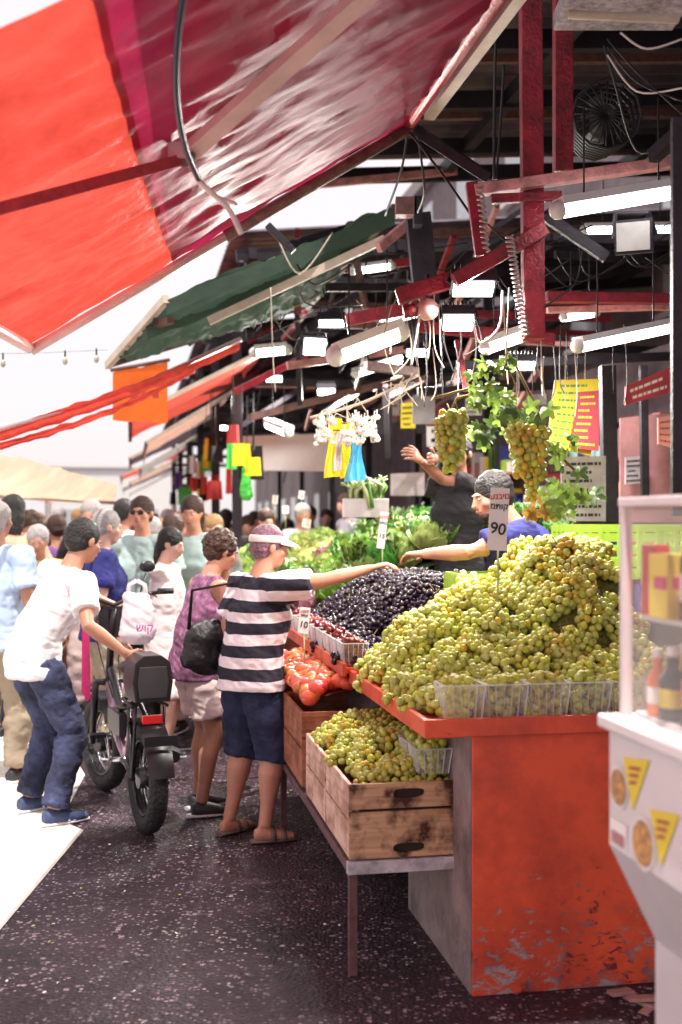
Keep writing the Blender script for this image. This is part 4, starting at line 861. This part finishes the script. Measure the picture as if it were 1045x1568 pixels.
for (u,v,s_,m_) in [(690,632,1.1,0),(702,630,.95,1),(680,640,.85,2),(800,655,1.1,9),(822,655,1.05,4),(790,650,.85,5),(815,715,.75,9)]:
    inst(gb[m_],vn,P(u,v,4.52),Matrix.Rotation(U(0,6),3,'Z')@down,s_,'grape_bunch')
cardw=mat('card_white',(.82,.80,.78),.6,var=.03); ink=mat('ink_black',(.02,.02,.02),.6); inkr=mat('ink_red',(.6,.03,.03),.6)
def text(parent,body,p,size,m,rot=0,tilt=0):
    cu=bpy.data.curves.new('txt','FONT'); cu.body=body; cu.size=size; cu.extrude=.001; cu.offset=size*.012; cu.align_x='CENTER'; cu.align_y='CENTER'
    o=bpy.data.objects.new('lettering',cu); col.objects.link(o); dg=bpy.context.evaluated_depsgraph_get(); dg.update(); me=bpy.data.meshes.new_from_object(o.evaluated_get(dg)); me.materials.clear(); me.materials.append(m)
    bpy.data.objects.remove(o); o=bpy.data.objects.new('lettering',me); col.objects.link(o); o.parent=parent
    o.matrix_local=Matrix.Translation(p-parent.location)@Matrix.Rotation(rot,4,'Z')@Matrix.Rotation(tilt,4,'Y')@Matrix.Rotation(math.radians(90),4,'X')
def pricecard(u0,v0,u1,v1,d,txt,tilt=.1,st=None):
    c=P((u0+u1)/2,(v0+v1)/2,d); w_=(u1-u0)*d/F; h_=(v1-v0)*d/F; e=empty('price_sign',c); mb=MB(); rt=Matrix.Rotation(tilt,3,'Y')
    mb.box(c,(w_,.004,h_),cardw,rt); mb.tube([c-V((0,-.006,h_*.3)),c-V((0,-.02,h_*.5+(st or .15)))],.004,stalkw,6); mb.obj('card',e)
    text(e,txt,c+rt@V((0,-.004,-h_*.16)),min(h_*.42,w_*.85),ink,tilt=tilt+.12); text(e,'ענבים',c+rt@V((0,-.004,h_*.36)),h_*.13,inkr,tilt=tilt-.1); text(e,'מתוק',c+rt@V((0,-.004,h_*.2)),h_*.13,ink,tilt=tilt)
pricecard(749,747,778,843,4.35,'90',.06,.2); pricecard(580,784,592,840,6.6,'15',.12); pricecard(458,930,474,970,5.6,'10',.1)
for i in range(7): 
    u=U(370,620); v=U(750,800); pricecard(u,v,u+U(7,11),v+U(10,14),U(8.5,13),str(random.choice([5,8,10,12,15])),U(-.2,.2))
hg=empty('hanging_garlic',P(550,660,6)); mb=MB(); gar=mat('garlic_skin',(.75,.68,.6),.6,var=.2)
for i in range(90):
    c=P(U(526,580) if i>26 else U(484,512),U(638,680),6+U(-.08,.08)); r=U(.013,.022); mb.sph(c,(r,r,r*.85),gar,n=8); mb.tube([c,c+V((U(-.01,.01),0,.04))],.003,gar,5)
mb.obj('bulbs',hg)
yb=mat('bag_yellow',(.85,.65,.03),.35,transl=.3,var=.15,bump=.4,bscale=20); bb=mat('bag_blue',(.12,.5,.8),.35,transl=.3,bump=.4,bscale=20); gbm=mat('bag_green',(.1,.6,.1),.35,transl=.3); wb=mat('bag_white_plastic',(.8,.76,.8),.4,transl=.3,var=.05)
def bag(name,p,w_,h_,m,vox=.008,deep=.5):
    e=empty(name,p); b=MB(); t=MB()
    t.tube([V((0,0,-h_)),V((0,0,-h_*.85)),V((0,0,-h_*.4)),V((0,0,-.02))],[(w_*.3,w_*.3*deep),(w_*.48,w_*.5*deep),(w_*.4,w_*.4*deep),(w_*.3,w_*.1)],None,16,ref=V((1,0,0)))
    remesh(t,'bag_body',m,e,vox,1,wr=w_*.08,ws=5/w_*.3)
    for q in(-1,1): b.tube([V((q*w_*.26,0,-.04)),V((q*w_*.2,0,h_*.12)),V((0,0,h_*.2))],[(.012,.003)]*3,m,8,ref=V((1,0,0)))
    b.obj('handles',e,origin=V((0,0,0)))
    return e
def hangsheet(name,q,d,m):
    mb=MB(); a,b,c,e_=[P(u,v,d+dd) for u,v,dd in q]
    def fn(u,v):
        p=a.lerp(b,u).lerp(e_.lerp(c,u),v); return p+V((.01*math.sin(v*5+u*3),.035*math.sin(u*9+v*2),0))
    mb.grid(fn,14,14,m); mb.tube([a+V((0,0,.005)),b+V((0,0,.005))],.004,cb,5); mb.obj(name)
hangsheet('yellow_bag',[(502,642,0),(524,640,.05),(526,728,.05),(499,732,0)],6.1,yb); hangsheet('yellow_bag',[(520,648,.1),(545,650,.1),(543,728,.1),(524,733,.1)],6.1,yb); hangsheet('blue_bag',[(536,672,.03),(556,668,.03),(558,735,.03),(530,738,.03)],6.1,bb); hangsheet('white_bag',[(510,660,-.02),(530,662,-.02),(520,720,-.02),(512,722,-.02)],6.1,wb)
bag('green_bag',P(377,722,10),.11,.25,gbm)
wbag=bag('white_plastic_bag',P(210,905,6.35),.21,.29,wb)
text(wbag,'שוק',P(222,962,6.20),.06,mat('ink_magenta',(.6,.03,.25),.6))
for i in range(34):
    b=U(9.5,24); a=U(.85,1.15); z=U(2.0,2.6); w_=U(.06,.16); h_=U(.12,.35); m_=random.choice([yb,gbm,cl[6],cl[7],cl[8],pinkw,tee_w,blackc,orm,red_f,blackc]); mb=MB()
    mb.grid(lambda u,v:ST(a+w_*(u-.5)*(1+.2*v),b+.03*math.sin(u*7+i),z-h_*v),6,6,m_); mb.tube([ST(a,b,z),ST(a,b,z+.5)],.004,cb,5); mb.obj('hanging_goods')

def board(name,pts,m,lines=None,thick=.02,lm=None):
    A_,B_,C_,D_=pts; e=empty(name,(A_+C_)/2); mb=MB(); n=(B_-A_).cross(D_-A_).normalized()
    if n.y>0: n=-n
    vs=[p for p in pts]+[p-n*thick for p in pts]; mb.add(vs,[(0,3,2,1),(4,5,6,7),(0,1,5,4),(1,2,6,5),(2,3,7,6),(3,0,4,7)],m)
    if lines:
        for i in range(lines):
            t=(i+.7)/(lines+.6); a=A_.lerp(D_,t)+n*.003; b=B_.lerp(C_,t)+n*.003; x=U(.55,.9); s0=U(.06,.15)
            k=s0
            while k<x:
                k2=min(x,k+U(.04,.14)); hh=(D_-A_).length/lines*.32; mb.add([a.lerp(b,k),a.lerp(b,k2),a.lerp(b,k2)+(D_-A_).normalized()*hh,a.lerp(b,k)+(D_-A_).normalized()*hh],[(0,1,2,3)],lm or inkr); k=k2+.025
    mb.obj('panel',e)
py=mat('poster_yellow',(.85,.68,.03),.5,var=.12,scale=3); pk=mat('board_pink',(.42,.20,.20),.7,var=.35,scale=3); sred=mat('sign_red',(.45,.04,.06),.5,var=.25); ngr=mat('notice_grey',(.42,.38,.40),.6,var=.3)
board('yellow_poster',[P(850,582,6.2),P(918,580,6.2),P(905,698,6.2),P(838,682,6.2)],py,9,lm=mat('ink_green',(.1,.35,.08),.6))
board('yellow_poster',[P(888,600,6.15),P(918,598,6.15),P(917,690,6.15),P(872,686,6.15)],sred,8,lm=py)
board('pink_wall_panel',[P(950,640,7.6),P(1045,630,7.6),P(1045,800,7.6),P(950,800,7.6)],pk)
board('wall_notice',[P(958,700,7.5),P(985,698,7.5),P(985,740,7.5),P(958,742,7.5)],ngr,5,lm=ink)
board('white_sign_board',[P(362,668,13),P(512,664,13),P(512,722,13),P(362,720,13)],mat('sign_white',(.75,.72,.74),.6,var=.06))
board('red_sign',[P(1008,640,6.6),P(1045,632,6.6),P(1045,690,6.6),P(1008,680,6.6)],mat('sign_peach',(.7,.35,.28),.5),4)
board('red_sign',[P(958,592,7),P(1032,560,7),P(1032,600,7),P(958,620,7)],sred,2,lm=cardw)
board('white_notice',[P(860,700,6.9),P(928,698,6.9),P(928,798,6.9),P(860,798,6.9)],ngr,7,lm=ink)
for i in range(30):
    u=U(560,1010) ; v=U(590,745); d=U(9.5,13); w_=U(18,55); h_=U(12,45); c=random.choice([cardw,py,pk,sred,dk,ngr,wdr,ngr,brownbar])
    board('shop_sign',[P(u,v,d),P(u+w_,v-2,d),P(u+w_,v+h_,d),P(u,v+h_,d)],c,random.choice([0,2,3,4]),lm=ink)
mb=MB(); mb.box(ST(4.2,12,1.5),(.12,20,3.0),mat('backwall_grey',(.14,.10,.115),.8,var=.4),RS); mb.obj('stall_back_wall')
sh=empty('goods_shelf',ST(4,10,0)); mb=MB()
for z in(.9,1.3,1.7,2.1): 
    mb.box(ST(3.95,10,z),(.35,10,.03),wdr,RS)
    b=5.2
    while b<14.8:
        w_=U(.08,.25); h_=U(.1,.3); mb.box(ST(3.92,b,z+.016+h_/2),(.22,w_*.9,h_),random.choice([cardw,py,pk,teal,wd,lime,navy,sred,leafg[0],orm]),RS); b+=w_+.02
mb.obj('shelves',sh,bevel=.004)

# ------------------------------------------------------------------ e-bike
bk=empty('electric_bicycle',(-1.0,5.87,0)); blk=mat('bike_black',(.015,.014,.018),.3,var=.2); rub=mat('tyre_rubber',(.02,.018,.02),.75,bump=.8,bscale=50); pinkm=mat('bike_frame_pink',(.45,.3,.38),.3,metal=.6); chrome=mat('chrome',(.6,.6,.62),.2,metal=1)
fd=V((-.40,.915,0)).normalized(); sdv=V((fd.y,-fd.x,0)); O=V((-1.0,5.87,0))
def bp_(x,y,z): return O+fd*x+sdv*y+V((0,0,z))
def wheel(cx,yawd=0):
    mb=MB(); c=bp_(cx,0,.285); f2=Matrix.Rotation(math.radians(yawd),3,'Z')@fd; s2=Matrix.Rotation(math.radians(yawd),3,'Z')@sdv
    circ=lambda r,n,o=0:[c+f2*r*math.cos(2*math.pi*i/n)+V((0,0,r*math.sin(2*math.pi*i/n)))+s2*o for i in range(n)]
    mb.tube(circ(.235,36),[(.05,.05)]*36,rub,12,ref=s2,closed=True); 
    for o in(-.03,0,.03): 
        for i in range(36):
            t=2*math.pi*(i+(.5 if o==0 else 0))/36; q=c+f2*.283*math.cos(t)+V((0,0,.283*math.sin(t)))*1+s2*o*.8; mb.box(q-(q-c).normalized()*(.004 if o==0 else .010),(.012,.018,.008),rub,Matrix((s2,(f2*-math.sin(t)+V((0,0,math.cos(t)))),(q-c).normalized())).transposed())
    for o in(-.028,.028): mb.tube(circ(.19,32,o),.008,chrome if o>0 else blk,8,ref=s2,closed=True)
    mb.tube([c-s2*.05,c+s2*.05],.055,blk,16)
    for i in range(18):
        t=2*math.pi*i/18; mb.tube([c+s2*.04*(1 if i%2 else -1),c+f2*.19*math.cos(t)+V((0,0,.19*math.sin(t)))],.0018,chrome,5)
    mb.tube([c+s2*.06+f2*.08*math.cos(t)+V((0,0,.08*math.sin(t))) for t in [k*.39 for k in range(16)]],.003,chrome,5,ref=s2,closed=True)
    mb.obj('wheel',bk)
wheel(0); wheel(1.04,12)
mb=MB(); T=lambda pts,r,m,seg=10:mb.tube([bp_(*p) for p in pts],r,m,seg)
for y in(-.075,.075):
    T([(0,y,.285),(.2,y*.8,.32),(.42,y*.5,.30)],.015,blk); T([(0,y,.285),(.12,y*.8,.5),(.28,y*.4,.62)],.013,blk); T([(0,y,.31),(-.06,y,.66)],.008,blk)
    T([(1.04,y,.285),(.93,y,.66)],.02,blk if y<0 else pinkm)
T([(.42,0,.30),(.28,0,.74)],.022,pinkm); T([(.42,0,.30),(.66,0,.40),(.86,0,.66)],.035,pinkm,14); T([(.28,0,.62),(.6,0,.56),(.86,0,.74)],.024,blk); T([(.93,0,.66),(.84,0,.98),(.82,0,1.10)],.022,blk); T([(.93,-.085,.66),(.93,.085,.66)],.02,blk)
T([(.72,-.33,1.2),(.78,-.15,1.18),(.80,0,1.12),(.78,.15,1.18),(.72,.33,1.2)],.012,blk)
for q in(-1,1): T([(.72,q*.33,1.2),(.70,q*.24,1.2)],.018,rub); T([(.74,q*.2,1.19),(.82,q*.26,1.16)],.006,chrome); T([(.78,q*.15,1.18),(.84,q*.2,1.3)],.005,blk); mb.sph(bp_(.84,q*.21,1.34),(.05,.012,.035),blk,Matrix((sdv,fd,V((0,0,1)))).transposed())
Rb=Matrix((sdv,fd,V((0,0,1)))).transposed()
mb.sph(bp_(.92,0,.9),(.05,.05,.05),chrome); mb.box(bp_(.93,0,1.02),(.16,.2,.18),blk,Rb); mb.box(bp_(.6,0,.48),(.09,.3,.12),blk,Rb)
mb.sph(bp_(.26,0,.82),(.09,.15,.045),blackleather,Rb,16); mb.sph(bp_(.34,0,.825),(.045,.13,.032),blackleather,Rb,12); T([(.28,0,.72),(.27,0,.80)],.014,chrome)
T([(.42,-.1,.30),(.42,.1,.30)],.016,chrome); T([(.42,.1,.30),(.36,.11,.17)],.01,chrome); T([(.42,-.1,.30),(.48,-.11,.43)],.01,chrome); mb.box(bp_(.36,.16,.17),(.09,.07,.02),blk,Rb); mb.box(bp_(.48,-.16,.43),(.09,.07,.02),blk,Rb)
mb.tube([bp_(.42+.08*math.cos(t),.08,.30+.08*math.sin(t)) for t in [k*.39 for k in range(16)]],.006,chrome,6,ref=sdv,closed=True)
def mg(u,v):
    t=math.pi-math.radians(10)-u*math.radians(120); r=.31; y=(v-.5)*.13; rr=r-.25*y*y*8
    return bp_(rr*math.cos(t),y,.285+rr*math.sin(t))
mb.grid(mg,16,6,blk); 
def mg2(u,v):
    t=math.pi-math.radians(30)-u*math.radians(110); r=.31; y=(v-.5)*.11; rr=r-.25*y*y*8; return bp_(1.04+rr*math.cos(t),y,.285+rr*math.sin(t))
mb.grid(mg2,14,6,blk)
mb.tube([bp_(-.06,-.09,.66),bp_(.25,-.07,.66),bp_(.25,.07,.66),bp_(-.06,.09,.66)],.009,blk,8)
mb.box(bp_(-.10,0,.60),(.10,.03,.04),mat('rear_reflector',(.6,.02,.02),.2),Rb); mb.box(bp_(-.28,0,.52),(.17,.005,.05),blk,Rb)
mb.tube([bp_(-.2,.09,.42),bp_(.0,.1,.4),bp_(.1,.09,.3)],.03,mat('exhaust_dark',(.03,.03,.03),.3,metal=.8),10)
for y in(-.05,.05): T([(.80,y,1.12),(.88,y*2,1.0),(.90,y,.8),(.7,y*.5,.6)],.004,cb,6)
mb.obj('frame',bk)
mb=MB(); mb.prism([(-.09,0),(.09,0),(.105,.1),(.09,.2),(.045,.235),(-.045,.235),(-.09,.2),(-.105,.1)],bp_(-.12,0,.69),bp_(.1,0,.69),sdv,V((0,0,1)),blk); mb.prism([(-.07,.02),(.07,.02),(.08,.1),(.07,.18),(-.07,.18),(-.08,.1)],bp_(-.128,0,.69),bp_(-.121,0,.69),sdv,V((0,0,1)),mat('grey_panel',(.04,.04,.045),.4)); mb.obj('top_box',bk,bevel=.02)
mb=MB(); mag=mat('magenta_cloth',(.7,.02,.18),.8,transl=.3); quadsheet(mb,bp_(.7,-.20,1.05),bp_(.50,-.2,1.05),bp_(.45,-.2,.62),bp_(.72,-.2,.62),mag,10,10,0,.03,12); mb.obj('cloth',bk)

# ------------------------------------------------------------------ food kiosk (right foreground)
kk=empty('food_kiosk',ST(1.35,1.6,0)); kw=mat('kiosk_white_paint',(.76,.70,.72),.35,var=.08,scale=3)
xa=RS@V((1,0,0)); za=V((0,0,1)); b0,b1=.5,2.40
mb=MB(); prof=[(1.055,1.14),(1.055,.88),(1.165,.66),(1.165,.0),(1.75,0),(1.75,1.14)]
mb.prism([(x,z) for x,z in prof][::-1],ST(0,b0,0),ST(0,b1,0),xa,za,kw)
mb.box(ST(1.40,(b0+b1)/2,1.155),(.73,b1-b0+.04,.03),kw,RS); mb.obj('cabinet',kk,bevel=.006)
mb=MB()
for bb_ in(b0,1.45,b1-.015): mb.box(ST(1.09,bb_,1.40),(.022,.022,.49),kw,RS)
mb.box(ST(1.09,(b0+b1)/2,1.645),(.026,b1-b0,.02),kw,RS); mb.box(ST(1.4,b1-.015,1.645),(.62,.026,.02),kw,RS); mb.box(ST(1.7,b1-.015,1.40),(.022,.022,.49),kw,RS); mb.obj('case_frame',kk,bevel=.003)
mb=MB(); pane=mat('case_glass',(.85,.9,.9),.03,var=0,alpha=.20,spec=1)
mb.poly([ST(1.092,b0,1.18),ST(1.092,b1,1.18),ST(1.092,b1,1.63),ST(1.092,b0,1.63)],pane); mb.poly([ST(1.1,b1-.004,1.18),ST(1.7,b1-.004,1.18),ST(1.7,b1-.004,1.63),ST(1.1,b1-.004,1.63)],pane); mb.poly([ST(1.1,b0,1.657),ST(1.7,b0,1.657),ST(1.7,b1,1.657),ST(1.1,b1,1.657)],pane); mb.obj('glass',kk)
mb=MB(); goods=[yb,mat('pack_magenta',(.7,.03,.15),.4),mat('pack_orange',(.8,.2,.03),.4),cardw,mat('pack_red',(.6,.03,.03),.4),py,yb,orm,orf]
mb.box(ST(1.4,1.45,1.39),(.56,1.84,.012),wh,RS); mb.box(ST(1.4,1.45,1.175),(.58,1.86,.01),wh,RS)
for sz in(1.182,1.398):
    b=.65
    while b<2.35:
        for a in(1.13,1.195,1.26,1.33,1.41):
            m_=random.choice(goods); h_=U(.12,.20); r=U(.020,.030); c=ST(a+U(-.01,.01),b+U(-.02,.02),sz)
            if R()<.6: mb.tube([c,c+za*h_*.65,c+za*h_*.8,c+za*h_],[r,r,r*.45,r*.4],m_,12); mb.tube([c+za*h_*1.003,c+za*(h_+.02)],r*.5,random.choice([cardw,sred]),10); mb.tube([c+za*h_*.2,c+za*h_*.5],r*1.03,random.choice(goods),12)
            else: mb.box(c+za*h_/2,(r*2,r*2.4,h_),m_,RS@Matrix.Rotation(U(-.3,.3),3,'Z')); mb.box(c+za*h_*.55,(r*2.1,r*2.5,h_*.2),random.choice(goods),RS)
        b+=.075
mb.obj('goods',kk,bevel=.002)
mb=MB(); fa=1.0525
def stp(b,z): return ST(fa,b,z)
falaf=mat('falafel_print',(.5,.25,.08),.5,var=.7,scale=60)
for (bc,zc,sz_) in((2.34,1.02,.048),(2.22,.93,.058),(1.98,1.03,.05)):
    mb.poly([stp(bc+sz_*math.cos(t),zc+sz_*math.sin(t)) for t in [k*.3927 for k in range(16)]][::-1],cardw)
    mb.poly([ST(fa-.002,bc+sz_*.82*math.cos(t),zc+sz_*.82*math.sin(t)) for t in [k*.3927 for k in range(16)]][::-1],falaf)
for (bc,zc) in((2.25,1.06),(2.12,.98),(1.9,1.0)):
    mb.poly([stp(bc+.07,zc+.03),stp(bc-.06,zc+.05),stp(bc+.02,zc-.075)],py)
    for k in range(3): mb.poly([ST(fa-.002,bc+.035,zc+.018-.016*k),ST(fa-.002,bc-.02+.01*k,zc+.026-.016*k),ST(fa-.002,bc-.02+.01*k,zc+.019-.016*k),ST(fa-.002,bc+.035,zc+.011-.016*k)],sred)
mb.poly([stp(2.385,.885),stp(2.30,.885),stp(2.30,.945),stp(2.385,.945)],cardw); mb.poly([ST(fa-.002,2.375,.893),ST(fa-.002,2.31,.893),ST(fa-.002,2.31,.92),ST(fa-.002,2.375,.92)],pk)
mb.obj('stickers',kk)
mb=MB()
for i in range(4): 
    c=P(U(955,1005),1545,3.75); mb.box(c+V((0,U(-.1,.2),U(0,.03))),(U(.08,.18),U(.03,.05),.012),mat('scrap_wood',(.4,.22,.2),.8,var=.3),Matrix.Rotation(U(0,3),3,'Z')@Matrix.Rotation(U(-.2,.2),3,'X'))
mb.obj('wood_scraps')
mb=MB()
for i in range(520):
    x=U(-1.3,1.3); y=U(3.3,9); r=U(.003,.010); c=V((x,y,.006)); m_=random.choice([leafg[1],stalkw,conc,cardw,brownbar,conc,pk]); t=U(0,6)
    mb.poly([c+V((r*math.cos(t+q)*U(.6,1.2),r*math.sin(t+q)*U(.6,1.2),U(0,.006))) for q in(0,1.3,2.6,3.9,5.1)],m_)
mb.obj('litter')

# ------------------------------------------------------------------ camera
cd=bpy.data.cameras.new('camera'); cam=bpy.data.objects.new('camera',cd); cam.location=(0,0,CH); cam.rotation_euler=(math.radians(90),0,0); col.objects.link(cam)
cd.sensor_width=36; cd.sensor_fit='AUTO'; cd.lens=40; cd.shift_y=.0102; cd.clip_end=2000; cd.clip_start=.05
cd.dof.use_dof=True; cd.dof.focus_distance=4.9; cd.dof.aperture_fstop=2.0
scene.camera=cam
scene.view_settings.view_transform='Standard'; scene.view_settings.look='None'; scene.view_settings.exposure=0
